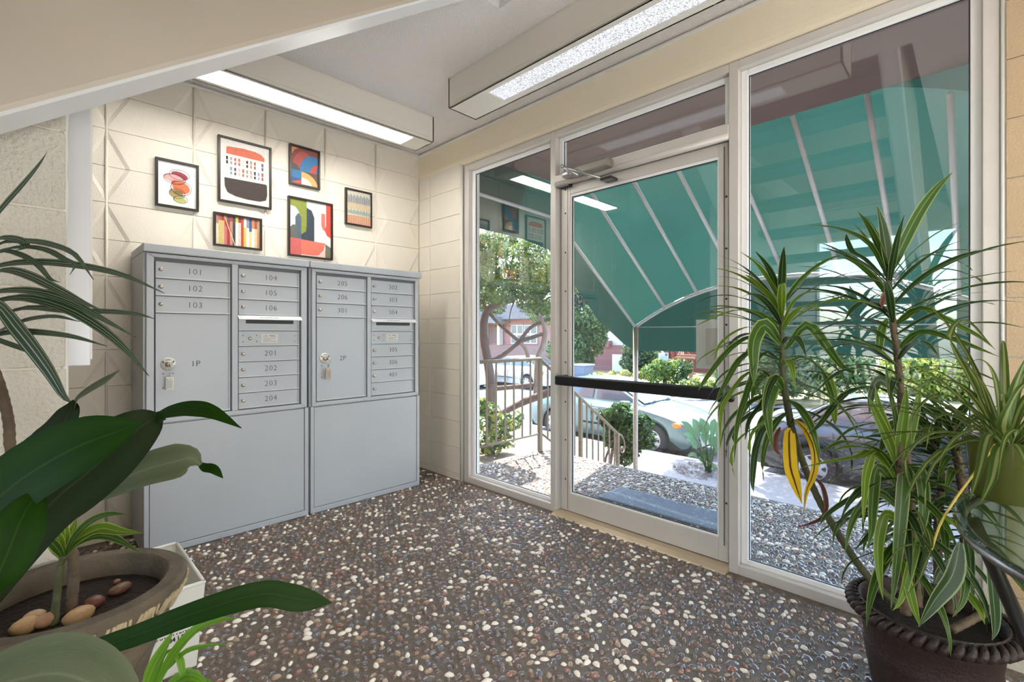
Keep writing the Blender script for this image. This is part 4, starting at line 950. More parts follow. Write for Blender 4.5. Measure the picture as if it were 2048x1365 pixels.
# small shoot in the urn
c2 = [at_z(108, 1254, UZ - .046), at(113, 1200, 1.0), at(118, 1160, 1.0), at(122, 1128, 1.0), at(130, 1112, 1.0)]
dS = thing('dracaena', c2[0], 'small dracaena shoot with a bright striped rosette on a thin cane', 'plant', 'plants growing in the urn')
ring_cane(c2, .0075, .0055, cane_g, dS, rings=.012)
for pts, d1, wd, m in [([(130, 1112), (150, 1075), (180, 1045), (215, 1030), (252, 1029)], .96, .016, lm_var), ([(132, 1110), (160, 1078), (200, 1058), (240, 1064), (285, 1067)], .94, .020, lm_lime), ([(132, 1112), (160, 1085), (200, 1072), (240, 1082), (278, 1106)], .92, .015, lm_var), ([(128, 1112), (118, 1080), (98, 1066), (74, 1058)], .97, .014, lm_lime),
                       ([(130, 1110), (131, 1080), (129, 1050), (126, 1030)], 1.0, .014, lm_lime), ([(131, 1110), (138, 1080), (148, 1055), (153, 1038)], 1.02, .013, lm_lime), ([(127, 1118), (112, 1095), (92, 1078), (70, 1072)], .95, .013, lm_var), ([(127, 1120), (112, 1100), (100, 1085), (98, 1080)], 1.03, .012, lm_var), ([(128, 1120), (120, 1090), (110, 1078), (104, 1074)], 1.05, .011, lm_deep), ([(132, 1120), (140, 1095), (170, 1070), (230, 1056)], 1.05, .010, lm_var)]:
    leaf(dS, px(pts, 1.0, d1), wd * 1.35, lm_lime if m is lm_lime else lm_var, up=(-.3, -.6, .6), n=12, fold=.3)
# broad leaved plant nearest the camera, in its own low pot out of view
bp = Vector((-2.66, -2.86, 0))
lp = thing('low_planter', bp, 'low planter of the broad leaved plant at the lower left corner', 'planter')
q = MB(); q.lathe([(.10, 0), (.13, .02), (.16, .24), (.17, .26), (.155, .26), (.15, .22), (0, .22)], 32, bp); q.build('body', pot_m, lp, True, angle=.8)
MB().lathe([(0, .225), (.15, .222)], 20, bp).build('soil', soil_m, lp)
bl_ = thing('broad_leaf_plant', bp + Vector((0, 0, .22)), 'plant with big glossy dark green leaves reaching across the lower left corner', 'plant')
root_ = bp + Vector((0, 0, .22))
broad = lambda t: (min(1, t / .4) ** .8 * .82 + .18) if t < .5 else max(0, 1 - ((t - .5) / .5) ** 2.2)
for pts, d0, d1, wd, m, kw in [
    ([(-120, 1180), (-60, 1060), (10, 985), (88, 930), (164, 890), (229, 866), (283, 846)], .55, .62, .080, lm_cast, {'up': (-.35, -.75, .45)}),
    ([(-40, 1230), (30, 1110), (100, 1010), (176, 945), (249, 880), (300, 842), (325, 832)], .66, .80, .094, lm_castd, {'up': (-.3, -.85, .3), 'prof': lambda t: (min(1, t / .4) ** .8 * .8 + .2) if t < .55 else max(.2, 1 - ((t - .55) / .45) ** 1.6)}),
    ([(312, 836), (340, 824), (380, 818), (425, 826), (483, 857)], .785, .76, .030, lm_cast, {'up': (-.3, -.7, .6), 'prof': lambda t: .55 + .45 * math.sin(min(1, t / .6) * PI / 2) if t < .6 else max(0, 1 - ((t - .6) / .4) ** 1.5)}),
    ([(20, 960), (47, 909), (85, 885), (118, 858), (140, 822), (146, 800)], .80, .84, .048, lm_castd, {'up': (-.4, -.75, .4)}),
    ([(142, 826), (160, 795), (190, 775), (220, 758), (240, 741)], .84, .82, .042, lm_pale, {'up': (-.2, -.5, .8)}),
    ([(120, 1040), (176, 994), (230, 966), (290, 940), (345, 925), (381, 917), (402, 930)], .78, .86, .062, lm_pale, {'up': (-.3, -.8, .4), 'prof': lambda t: .25 + .75 * math.sin(min(1, t / .7) * PI / 2) if t < .7 else max(.12, 1 - ((t - .7) / .3) ** 1.3)}),
    ([(396, 926), (410, 935), (428, 940), (446, 957)], .862, .85, .018, lm_cast, {'up': (-.3, -.7, .6)}),
    ([(80, 985), (58, 1012), (36, 1055), (12, 1115), (-12, 1170), (-30, 1205)], .58, .50, .054, lm_cast, {'up': (-.3, -.9, .2)}),
    ([(60, 1380), (130, 1330), (200, 1296), (277, 1270), (364, 1236), (434, 1212), (493, 1195), (540, 1188), (587, 1197), (625, 1203), (664, 1206)], .66, .76, .037, lm_cast, {'up': (-.25, -.78, .55), 'prof': lambda t: (.6 + .4 * min(1, t / .6)) if t < .8 else max(0, 1 - ((t - .8) / .2) ** 1.8)}),
    ([(-120, 1440), (-20, 1380), (70, 1352), (140, 1352), (205, 1385), (250, 1450)], .52, .50, .076, lm_pale, {'up': (-.3, -.8, .5), 'prof': lambda t: .5 + .5 * math.sin(t * PI)}),
]:
    leaf(bl_, px(pts, d0, d1), wd, m, n=22, fold=kw.pop('fold', .12), prof=kw.pop('prof', broad), **kw)
stk = MB()
for u, v, d in ((-120, 1180, .55), (-40, 1230, .66), (20, 960, .8), (120, 1040, .78), (60, 1380, .66), (-120, 1420, .52)):
    e = at(u, v, d); stk.tube(spline([root_, root_.lerp(e, .5) + Vector((-.03, 0, .05)), e], 8), .005, 6)
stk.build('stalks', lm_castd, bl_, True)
gs = thing('grassy_shoot', at(310, 1400, .9), 'grassy bright green shoots in front of the white tote', 'plant')
for pts, wd in [([(285, 1400), (305, 1340), (330, 1295), (347, 1262)], .022), ([(300, 1400), (340, 1320), (385, 1265), (430, 1242), (474, 1238)], .018), ([(330, 1345), (370, 1305), (410, 1293), (455, 1288)], .009), ([(345, 1300), (360, 1320), (366, 1352), (367, 1358)], .012), ([(320, 1390), (360, 1356), (390, 1352), (420, 1378)], .02), ([(345, 1262), (380, 1235), (410, 1205), (430, 1184)], .006), ([(300, 1395), (315, 1345), (330, 1310), (350, 1296)], .01), ([(330, 1400), (370, 1362), (420, 1372), (450, 1400)], .016)]:
    leaf(gs, px(pts, .86, .84), wd, lm_grass, up=(-.3, -.6, .6), n=12, fold=.3)
q = MB(); q.tube(spline([bp + Vector((.12, .05, .22)), bp + Vector((.28, .12, .35)), at(305, 1395, .86)], 8), .006, 6); q.build('stem', cane_g, gs, True)
# ================================================================== OUTSIDE
GS, GR = -1.25, -1.40          # sidewalk and road level
conc = mat('sidewalk_concrete', (124, 123, 122), .8, bump=(60, .2), var=(3, .06))
asph = mat('asphalt', (112, 112, 114), .85, bump=(80, .3), var=(2, .06))
MB().box(.5, 6.40, -16, 26, GS - .3, GS).build('sidewalk', conc, kind='structure')
kb = MB().box(6.40, 6.55, -16, 26, GR - .2, GS - .005).build('curb', conc, kind='structure', bevel=.02)
MB().box(6.55, 16.2, -60, 70, GR - .3, GR).build('road', asph, kind='structure')
yard_m = mat('dry_yard', (130, 120, 84), .95, bump=(14, .8), var=(4, .25))
MB().box(16.2, 90, -90, 90, GR - .3, GR + .12).build('ground_far', yard_m, kind='structure')
MB().box(-40, .0, .3, 60, GS - .4, GS - .05).build('ground_side', yard_m, kind='structure')
bed_m = mat('planting_bed', (116, 104, 88), .95, bump=(30, 1.0), var=(20, .3))
bd = MB(); bd.prism([(.16, -.30, -.06), (1.19, -.30, -.06), (1.6, -.30, -.75), (2.6, -.30, -1.22), (2.6, -.30, -1.5), (.16, -.30, -1.5)], (0, 6.3, 0)); bd.build('ground_bed', bed_m, kind='structure')
# building shell over and beside the lobby, entrance soffit
pink = mat('soffit_paint', (116, 92, 88), .6, bump=(40, .15), var=(3, .05))
sh = MB(); sh.box(-5.5, .16, -5.3, 9, 2.79, 7); sh.box(-5.5, .12, .2, 9, -1.5, 2.79); sh.box(-5.6, .16, -9, -5.2, -1.5, 7)
sh.build('wall_outside', mat('stucco', (190, 150, 142), .8, bump=(60, .4)), kind='structure')
sf = MB(); sf.box(.16, 1.20, -6, -.453, 2.515, 2.85); sf.box(.16, .86, -.449, .198, 2.52, 2.85); sf.box(.12, 1.28, .20, 7, 2.52, 2.85)
sf.build('ceiling_soffit', pink, kind='structure')
MB().box(.163, 1.19, -5.2, -.30, -1.5, -.165).build('wall_porch', conc, kind='structure')
# steps
es = thing('entry_stairs', (2.0, -1.5, GS), 'concrete entry steps dropping from the porch edge to the sidewalk', 'stairs')
for i in range(6):
    z = -.18 * (i + 1); MB().box(1.195 + .28 * i, 1.195 + .28 * (i + 1), -2.6, -.37, GS, z).build('step', conc, es, bevel=.01)
# ---- door mat
mt = MB(); mt.box(.41, .695, -2.30, -1.47, .002, .012)
mat_m = mat('mat_rubber', (124, 136, 150), .8)
dm = thing('door_mat', (.55, -1.88, 0), 'blue grey ribbed rubber door mat on the porch outside the door', 'mat')
mt.build('backing', mat_m, dm, bevel=.004)
q = MB(); rb = .0125
for i in range(int(.27 / .011)):
    for j in range(int(.80 / .022)):
        x = .418 + i * .011; y = -2.29 + j * .022 + (i % 2) * .011; q.box(x, x + .006, y, y + .013, .012, .0155)
o = q.build('tread_studs', mat('mat_stud', (150, 162, 178), .7), dm, fix=False); o['kind'] = 'stuff'
# ---- railing
rail_m = mat('railing_paint', (128, 114, 96), .5, bump=(80, .1))
RY = -.369; rl = thing('railing', (1.088, RY, 0), 'tan painted metal railing along the porch and down the steps with a scroll end', 'railing')
MB().tube([(.18, RY, .864), (1.088, RY, .864)], .016, 8).build('top_rail', rail_m, rl, True)
MB().tube([(.18, RY, .165), (1.088, RY, .165)], .012, 8).build('bottom_rail', rail_m, rl, True)
MB().box(1.07, 1.107, RY - .018, RY + .018, 0, .87).build('post', rail_m, rl, bevel=.003)
bal = MB().box(-.0065, .0065, -.0065, .0065, 0, 1)
bal_me = bal.mesh('baluster', rail_m)
for i in range(8): put('baluster', bal_me, rl, (.20 + i * .108, RY, .165), scale=(1, 1, .69))
SLP = -.675; rz = lambda x: .864 + (x - 1.088) * SLP
MB().tube([(1.088, RY, .862), (2.42, RY, rz(2.42))], .016, 8).build('top_rail', rail_m, rl, True)
MB().tube([(1.107, RY, .165), (2.42, RY, rz(2.42) - .70)], .012, 8).build('bottom_rail', rail_m, rl, True)
for i in range(12):
    x = 1.2 + i * .105
    if abs(x - 1.72) < .04: continue
    put('baluster', bal_me, rl, (x, RY, rz(x) - .70), scale=(1, 1, .695))
for x in (1.72, 2.42): MB().box(x - .018, x + .018, RY - .018, RY + .018, max(GS, rz(x) - .86), rz(x)).build('post', rail_m, rl, bevel=.003)
sp_ = [(2.42, RY, rz(2.42)), (2.50, RY, rz(2.47)), (2.555, RY, rz(2.52) - .03), (2.57, RY, rz(2.52) - .10)]
for a in np.linspace(0, 2.3 * PI, 14): r_ = .050 * (1 - a / (2.8 * PI)); sp_.append((2.522 + r_ * math.cos(-a), RY, rz(2.52) - .125 + r_ * math.sin(-a)))
MB().tube(spline(sp_, 40), .009, 6).build('scroll', rail_m, rl, True)

# ---- awning
fab = mat('green_canvas', (32, 68, 62), .8, var=(1.5, .10), trans=.28)
tube_m = mat('white_tube', (214, 212, 214), .4, .1)
AX0, AX1, AYC, AYH = 1.213, 2.667, -2.0, 1.547
arch_z = lambda y: 1.172 + .460 * (1 - min(1, abs((y - AYC) / AYH)) ** 2.2)
top_z = lambda y: min(arch_z(y) + 1.011, 2.512)
aw = thing('awning', (2.667, -2.0, -1.25), 'green canvas entrance awning on white tubes sloping from the soffit', 'awning')
ty = [-.453, -.82, -1.18, -1.575, -2.0, -2.43, -2.82, -3.18, -3.547]
for i in range(8):
    q = MB(); n, k = 6, 8; vs = []
    for a in range(n + 1):
        y = ty[i] + (ty[i + 1] - ty[i]) * a / n
        for b in range(k + 1):
            t = b / k; sag = .012 * math.sin(PI * a / n) * math.sin(PI * t)
            vs.append((AX0 + (AX1 - AX0) * t, y, top_z(y) + (arch_z(y) - top_z(y)) * t + .024 - sag))
    q.add(vs, [(a * (k + 1) + b, a * (k + 1) + b + 1, (a + 1) * (k + 1) + b + 1, (a + 1) * (k + 1) + b) for a in range(n) for b in range(k)]); q.build('fabric_panel', fab, aw, True, fix=False)
# fill between the arch and the soffit edge
q = MB(); N_ = 40; vs = []
for i in range(N_ + 1):
    y = AYC - AYH + 2 * AYH * i / N_; vs += [(AX0 - .004, y, top_z(y) + .02), (AX0 - .004, y, 2.60)]
q.add(vs, [(2 * i, 2 * i + 1, 2 * i + 3, 2 * i + 2) for i in range(N_)]); q.build('upper_skirt', fab, aw, True, fix=False)
q = MB(); VB = .905; vs = []
for i in range(N_ + 1):
    y = AYC - AYH + 2 * AYH * i / N_; vs += [(AX1 + .022, y, VB), (AX1 + .022, y, 1.172), (AX1 + .022, y, arch_z(y) + .02)]
q.add(vs, [(3 * i + j, 3 * i + j + 1, 3 * i + j + 4, 3 * i + j + 3) for i in range(N_) for j in range(2)]); q.build('front_valance', fab, aw, True, fix=False)
for ys, nm in ((AYC + AYH + .022, 'side_panel'), (AYC - AYH - .022, 'side_panel')):
    lo = [(.13, 1.95), (.25, 1.945), (.79, 1.931), (1.13, 1.885), (1.24, 1.82), (1.474, 1.626), (1.946, 1.244), (2.45, .98), (2.667, .905)]
    hi = [(.13, 2.6), (.25, 2.6), (.79, 2.6), (1.13, 2.6), (1.215, 2.6)] + [(x, top_z(-.453) + .02 + (arch_z(-.453) - top_z(-.453)) * (x - AX0) / (AX1 - AX0)) for x in (1.474, 1.946, 2.45, 2.667)]
    q = MB(); q.add([p for a, b in zip(lo, hi) for p in ((a[0], ys, a[1]), (b[0], ys, b[1]))], [(2 * i, 2 * i + 1, 2 * i + 3, 2 * i + 2) for i in range(len(lo) - 1)]); q.build(nm, fab, aw, fix=False)
for y in ty: MB().tube([(AX0, y, top_z(y) - .0), (AX1, y, arch_z(y))], .017, 8).build('slope_tube', tube_m, aw, True)
MB().tube([(AX1, AYC - AYH + 2 * AYH * i / 30, arch_z(AYC - AYH + 2 * AYH * i / 30)) for i in range(31)], .017, 8).build('arch_tube', tube_m, aw, True)
MB().tube([(AX1 + .005, AYC - AYH, 1.172), (AX1 + .005, AYC + AYH, 1.172)], .006, 6).build('valance_bar', tube_m, aw, True)
MB().tube([(AX1, AYC, 1.172), (AX1, AYC, arch_z(AYC))], .014, 8).build('king_tube', tube_m, aw, True)
for s in (1, -1):
    y = AYC + s * AYH
    MB().tube([(.16, y, 2.215), (AX0, y, top_z(y))], .017, 8).build('side_tube', tube_m, aw, True)
    MB().tube([(AX1, y, GS), (AX1, y, 1.19)], .028, 12).build('post', mat('post_paint', (176, 164, 154), .45, .1), aw, True)

# ---- foliage helper
def clump(centers, rad, count, size, mats, name, parent, seed=0, flat=.8, elong=1.6):
    rg = np.random.RandomState(seed); C = np.array([tuple(c) for c in centers]); R = np.array(rad if hasattr(rad, '__len__') else [rad] * len(C))
    idx = rg.randint(0, len(C), count); d = rg.normal(size=(count, 3)); d /= np.linalg.norm(d, axis=1)[:, None]; rr = rg.uniform(.45, 1, count) ** .5
    p = C[idx] + d * (R[idx] * rr)[:, None] * np.array([1, 1, flat])
    n = d + rg.normal(size=(count, 3)) * .7; n /= np.linalg.norm(n, axis=1)[:, None]
    t = np.cross(n, rg.normal(size=(count, 3))); t /= np.linalg.norm(t, axis=1)[:, None]; b = np.cross(n, t)
    s = (size * rg.uniform(.6, 1.3, count))[:, None]
    V = np.stack([p - t * s * elong * .5, p + b * s * .32, p + t * s * elong * .5 + n * s * .1, p - b * s * .32], 1).reshape(-1, 3)
    me = bpy.data.meshes.new(name); me.from_pydata(V.tolist(), [], np.arange(count * 4).reshape(-1, 4).tolist())
    for m in mats: me.materials.append(m)
    me.polygons.foreach_set('material_index', rg.randint(0, len(mats), count).tolist()); me.update()
    o = bpy.data.objects.new(name, me); COL.objects.link(o); child(o, parent); o['kind'] = 'stuff'; return o
g_lime = mat('leaf_lime', (128, 150, 54), .5, trans=.4); g_mid = mat('leaf_mid', (74, 108, 50), .5, trans=.35); g_dk = mat('leaf_deep', (40, 66, 40), .5, trans=.3)
g_jun = mat('juniper_green', (88, 116, 66), .6, trans=.35); g_jud = mat('juniper_grey', (112, 126, 104), .6, trans=.3); g_yel = mat('leaf_yellow', (176, 178, 84), .5, trans=.4)
g_brn = mat('dead_needles', (94, 74, 62), .8); bark = mat('juniper_bark', (98, 82, 76), .85, bump=(30, 1.0), var=(12, .25)); bark_l = mat('pale_bark', (138, 128, 120), .85, bump=(30, .8), var=(12, .2))

# ---- gnarled juniper left of the steps
TD = 7.2; jt = thing('juniper_tree', at_z(985, 935, GS), 'gnarled juniper tree with a bent trunk beyond the left pane', 'tree')
def limb(l, r, m=bark, d=TD, nm='limb'):
    P = spline([at(u, v, d + (x if len(q_) else 0)) for (u, v, *q_) in l for x in [q_[0] if q_ else 0]], 16); k = len(P)
    MB().tube(P, [r[0] + (r[1] - r[0]) * i / (k - 1) for i in range(k)], 9).build(nm, m, jt, True)
limb([(990, 935), (986, 850), (983, 780), (976, 725), (968, 680), (968, 640), (978, 618), (1000, 608), (1030, 598)], (.085, .045), nm='trunk')
limb([(962, 602), (990, 640), (1020, 668), (1040, 684)], (.022, .028)); limb([(984, 722), (1012, 706), (1040, 684), (1062, 676), (1085, 668)], (.035, .03))
limb([(1073, 800), (1076, 720), (1086, 690), (1090, 660), (1080, 632)], (.055, .035), bark_l); limb([(1040, 684), (1052, 700), (1058, 725)], (.03, .035), bark_l)
limb([(1038, 684), (1062, 655), (1100, 638), (1130, 625)], (.03, .02)); limb([(985, 778), (1030, 774), (1082, 768)], (.04, .035)); limb([(985, 838, .4), (1040, 808), (1105, 783, -.4)], (.05, .06))
limb([(1030, 600), (1022, 620), (1018, 640), (1012, 650)], (.010, .006)); limb([(1058, 605), (1070, 625), (1085, 640)], (.018, .010)); limb([(1000, 608), (1015, 560), (1030, 500)], (.03, .012))
ctr = [(985, 490), (1010, 482), (1035, 520), (972, 540), (1062, 500), (1088, 545), (1050, 572), (1003, 582), (1092, 600), (1075, 565), (968, 582), (1022, 552), (960, 500), (1110, 520), (1128, 570), (1060, 600), (985, 605), (1040, 470), (1105, 470), (1085, 625), (940, 560)]
clump([at(u, v, TD + random.uniform(-.4, .5)) for u, v in ctr], .235, 15000, .038, [g_jun, g_jud, g_mid, g_lime, g_jun], 'foliage', jt, 1, 1.0, 1.9)
# street tree whose crown, above the awning, dapples the sidewalk and the cars
stt = thing('street_tree', (6.1, -.95, GS), 'street tree at the curb, hidden behind the door mullion and the awning', 'tree')
_b = at_z(1466, 955, GS); stt.location = _b
MB().tube([_b, _b + Vector((.05, .1, 2.0)), _b + Vector((.4, .8, 4.2))], [.085, .075, .06], 10).build('trunk', bark, stt, True)
rq = random.Random(9); clump([(rq.uniform(5.0, 8.6), rq.uniform(-4.2, 2.6), rq.uniform(3.6, 4.8)) for _ in range(60)], .52, 26000, .13, [g_mid, g_dk, g_jun], 'foliage', stt, 71, .8, 1.5)
# conifer seen through the door
cn = thing('conifer', at_z(1160, 763, GR + .12), 'dense rounded green conifer behind the door glass beside the awning', 'tree')
clump([at(u, v, 24.5 + random.uniform(-.6, .6)) for u, v in ((1165, 660), (1180, 690), (1150, 690), (1160, 720), (1192, 650), (1140, 640), (1178, 640), (1150, 735), (1186, 672), (1120, 700))], .76, 9000, .13, [g_mid, g_dk, g_jun], 'foliage', cn, 2, 1.0, 1.8)
clump([at(u, v, 25.2) for u, v in ((1180, 610), (1195, 632), (1160, 600), (1150, 575))], .76, 3000, .15, [g_brn, g_dk, g_jud], 'dead_foliage', cn, 3, 1.0, 2)
MB().tube([at_z(1160, 763, GR + .12), at(1160, 700, 24.5)], .2, 8).build('trunk', bark, cn, True)
# yellow green shrub left of the railing
s1 = thing('shrub', (.95, .02, -.06), 'yellow green leafy shrub growing against the porch railing', 'shrub')
clump([at(u, v, 4.6 + random.uniform(-.15, .15)) for u, v in ((965, 815), (985, 825), (970, 850), (990, 860), (965, 885), (985, 895), (1008, 880), (975, 910), (1012, 845))], .085, 850, .055, [g_lime, g_mid, g_yel, g_dk], 'foliage', s1, 4, 1.1, 1.4)
MB().tube([at(980, 925, 4.6), at(985, 850, 4.6)], .008, 6).build('stem', bark, s1)
s1b = thing('shrub', (1.45, .25, -.5), 'small sparse green shrub behind the middle of the railing', 'shrub')
clump([at(u, v, 5.0) for u, v in ((1030, 850), (1035, 835), (1020, 885), (1010, 905))], .06, 180, .045, [g_mid, g_lime], 'foliage', s1b, 5, 1.0, 1.4)
MB().ball(tuple(at(1016, 898, 4.95)), .075, 10, sc=(1.2, 1, .7), jit=.08).build('garden_rock', mat('rock', (150, 130, 116), .8, bump=(20, .8), var=(8, .3)), None, True, label='brown rock in the planting bed under the porch railing', cat='rock')
# round bush at the foot of the steps
bs = thing('shrub', at_z(1235, 960, GS), 'round bright green bush at the foot of the steps beside the awning post', 'shrub')
clump([at(u, v, 5.9 + random.uniform(-.2, .2)) for u, v in ((1215, 835), (1240, 825), (1262, 838), (1230, 860), (1255, 865), (1278, 860), (1245, 890), (1225, 880), (1285, 850), (1262, 900), (1290, 880), (1250, 912))], .125, 2600, .065, [g_mid, g_dk, g_dk, g_mid], 'foliage', bs, 6, 1.0, 1.3)
MB().tube([at_z(1212, 985, GS), at(1225, 900, 5.9), at(1245, 860, 5.9)], .02, 8).build('stem', bark, bs); MB().tube([at_z(1200, 990, GS), at(1212, 915, 5.9), at(1225, 880, 5.9)], .014, 8).build('stem', bark, bs)
# bird of paradise with a mulch ring
bp_ = at_z(1415, 945, GS); bop = thing('bird_of_paradise', bp_, 'bird of paradise plant with paddle leaves at the sidewalk edge', 'plant')
bop_m = leaf_mat('paddle_leaf', (84, 124, 88), (96, 138, 96), (150, 176, 130), [(0, 'm'), (.04, 'b'), (.4, 'e'), (.5, 'b')], .3, .35)
rb_ = random.Random(2)
for u, v, wd in ((1362, 843, .11), (1366, 868, .10), (1385, 838, .13), (1400, 836, .13), (1412, 842, .12), (1430, 838, .12), (1445, 838, .10), (1372, 880, .10), (1405, 860, .14), (1425, 870, .13), (1440, 880, .12), (1374, 915, .08), (1402, 925, .13), (1432, 950, .11), (1450, 900, .1)):
    tip = at(u, v, 8.0 + rb_.uniform(-.3, .3)); b0 = bp_ + Vector((rb_.uniform(-.06, .06), rb_.uniform(-.06, .06), 0)); m_ = b0.lerp(tip, .55) + Vector((0, 0, .10))
    MB().tube(spline([b0, b0.lerp(m_, .6) + Vector((0, 0, .05)), m_], 6), .010, 5).build('stalk', g_mid, bop, True)
    leaf(bop, [m_, m_.lerp(tip, .5) + Vector((0, 0, .06)), tip], wd, bop_m, up=(-.7, -.5, .5), n=10, prof=lambda t: max(.05, math.sin(PI * min(1, .12 + t * .88))))
q = MB(); rg = random.Random(4)
for i in range(420):
    a, r_ = rg.uniform(0, 2 * PI), .52 * rg.random() ** .5; x, y = bp_.x + .02 + r_ * math.cos(a), bp_.y + .06 + r_ * math.sin(a); s_ = rg.uniform(.02, .045); c_, d_ = math.cos(a * 7) * s_, math.sin(a * 7) * s_
    q.add([(x - c_, y - d_, GS + .01), (x + d_ * .4, y - c_ * .4, GS + .02), (x + c_, y + d_, GS + .035), (x - d_ * .4, y + c_ * .4, GS + .02)], [(0, 1, 2, 3)])
q.build('mulch', mat('bark_mulch', (84, 74, 70), .9, var=(30, .4)), None, fix=False, label='ring of dark bark mulch around the bird of paradise', cat='mulch', kind='stuff')

# ---- cars
tyre = mat('tyre', (40, 40, 42), .8); hubm = mat('hubcap', (188, 190, 194), .35, .6); carglass = mat('car_glass', (60, 74, 88), .08, spec=.9, coat=1.0); chrome = mat('chrome_trim', (170, 172, 176), .2, .9)
amber = mat('amber_lens', (226, 132, 40), .25, coat=.5); clear = mat('clear_lens', (214, 216, 220), .15, coat=.8); red = mat('tail_lens', (190, 40, 34), .25, coat=.5); under = mat('underbody', (26, 26, 28), .9)
def car(name, paint, pos, rotz, label, group=None, van=0):
    t = thing(name, (0, 0, 0), label, 'car', group)
    R_ = .315; WX = (-1.30, 1.30)
    st_ = sorted(set([-2.24, -2.20, -2.05, -1.75, -.9, -.6, -.2, .2, .6, .85, 1.9, 2.05, 2.2, 2.26] + [wx + .38 * math.cos(a) for wx in WX for a in np.linspace(0, PI, 9)]))
    def sec(x):
        zb_ = .20
        for wx in WX:
            if abs(x - wx) <= .381: zb_ = max(zb_, R_ + math.sqrt(max(0, .381 ** 2 - (x - wx) ** 2)) * .98)
        if x > 2.0: zb_ = .22 + (x - 2.0) * .25
        hw = .855 - .20 * max(0, (abs(x) - 1.55) / .71) ** 2.2
        zt = np.interp(x, [-2.26, -2.15, -1.75, -1.2, .8, 1.0, 1.6, 2.05, 2.2, 2.26], [.62, .96, 1.0, 1.0, .99, .97, .86, .72, .60, .50]); zs = min(zt - .03, .86 if x < 1 else zt - .05)
        return zb_, hw, zs, zt
    q = MB(); n = 13
    for x in st_:
        zb_, hw, zs, zt = sec(x); half = [(hw * .90, zb_), (hw * .985, zb_ + .35 * (zs - zb_)), (hw, zb_ + .62 * (zs - zb_)), (hw * .97, zs), (hw * .84, zt - .005), (hw * .45, zt + .02), (0, zt + .03)]
        ring = [(x, -y, z) for y, z in half] + [(x, y, z) for y, z in half[-2::-1]]; q.v += ring
    for i in range(len(st_) - 1):
        for j in range(n - 1): a = i * n + j; q.f.append((a, a + 1, a + n + 1, a + n)); q.m.append(0)
    q.f += [tuple(range(n)), tuple(range((len(st_) - 1) * n, len(st_) * n))]; q.m += [0, 0]
    q.build('body', paint, t, True, angle=.6)
    q = MB(); q.box(-2.1, 2.1, -.70, .70, .16, .55); q.build('underbody', under, t)
    # cabin
    B = [(-1.72, .985), (-1.55, 1.0), (1.05, .975)]; T0, T1, zr = -1.02, .12, 1.43
    q = MB()
    A = [(-1.70, .70, .985), (1.08, .72, .965), (.15, .56, zr), (-1.0, .56, zr)]
    vs = [(x, -y, z) for x, y, z in A] + [(x, y, z) for x, y, z in A] + [(-.4, -.52, zr + .035), (-.4, .52, zr + .035)]
    q.add(vs, [(0, 1, 2, 3), (5, 4, 7, 6), (1, 5, 6, 2), (4, 0, 3, 7), (3, 2, 8), (7, 9, 6), (2, 6, 9, 8), (3, 8, 9, 7)]); q.build('cabin', paint, t, bevel=.03)
    def pane(nm, P4, off): q = MB(); q.prism(P4, off); q.build(nm, carglass, t)
    for s in (-1, 1):
        f = lambda x, k: (x, s * (.716 - .15 * k + .012), .985 + (zr - .985) * k)
        pane('side_window', [f(.92, .10), f(-.12, .10), f(-.12, .86), f(.22, .86)], (0, s * .004, 0)); pane('side_window', [f(-.22, .10), f(-1.45, .10), f(-1.05, .86), f(-.22, .86)], (0, s * .004, 0))
    pane('windshield', [(1.04, -.64, 1.005), (1.04, .64, 1.005), (.22, .52, 1.405), (.22, -.52, 1.405)], (.012, 0, .012)); pane('rear_window', [(-1.63, -.60, 1.04), (-1.63, .60, 1.04), (-1.07, .50, 1.40), (-1.07, -.50, 1.40)], (-.012, 0, .01))
    for wx in WX:
        for s in (-1, 1):
            c = (wx, s * .735, R_); wl_ = MB(); prof = [(.0, -.085), (.19, -.09), (.285, -.095), (R_ - .01, -.07), (R_, -.03), (R_, .04), (.28, .085), (.2, .09), (0, .09)]
            vs = []; nn = 28
            for r_, h_ in prof:
                for j in range(nn): a = 2 * PI * j / nn; vs.append((c[0] + r_ * math.cos(a), c[1] + s * h_, c[2] + r_ * math.sin(a)))
            wl_.add(vs, [(i * nn + j, i * nn + (j + 1) % nn, (i + 1) * nn + (j + 1) % nn, (i + 1) * nn + j) for i in range(len(prof) - 1) for j in range(nn)]); w_o = wl_.build('wheel', tyre, t, True, angle=.6)
            h = MB(); yy = c[1] + s * .094
            h.add([(c[0] + .205 * math.cos(a), yy, c[2] + .205 * math.sin(a)) for a in np.linspace(0, 2 * PI, 33)[:-1]] + [(c[0], yy + s * .02, c[2])], [(i, (i + 1) % 32, 32) for i in range(32)]); h.build('hubcap', hubm, w_o)
            sl_ = MB()
            for k in range(7):
                a = 2 * PI * k / 7; e = .10; yq = yy + s * .012
                P = [(c[0] + r_ * math.cos(a + da), yq + s * (.012 - r_ * .06), c[2] + r_ * math.sin(a + da)) for r_, da in ((.13, -.10), (.185, -.22), (.190, .0), (.185, .22), (.13, .10))]; sl_.add(P, [(0, 1, 2, 3, 4)])
            sl_.build('hub_slot', tyre, w_o, fix=False)
    for s in (-1, 1):
        q = MB(); q.ball((1.99, s * .615, .65), .17, 14, sc=(1.0, .66, .50)); q.build('headlight', clear, t, True)
        q = MB(); q.ball((1.80, s * .795, .665), .105, 12, sc=(1.35, .35, .62)); q.build('turn_signal', amber, t, True)
        MB().box(2.10, 2.215, s * .46, s * .62, .315, .385).build('fog_opening', under, t, bevel=.02)
        MB().box(-2.18, -2.02, s * .50, s * .72, .66, .84).build('tail_light', red, t, bevel=.03)
        MB().box(.62, .82, s * .80, s * .93, .94, 1.06).build('side_mirror', paint, t, bevel=.03)
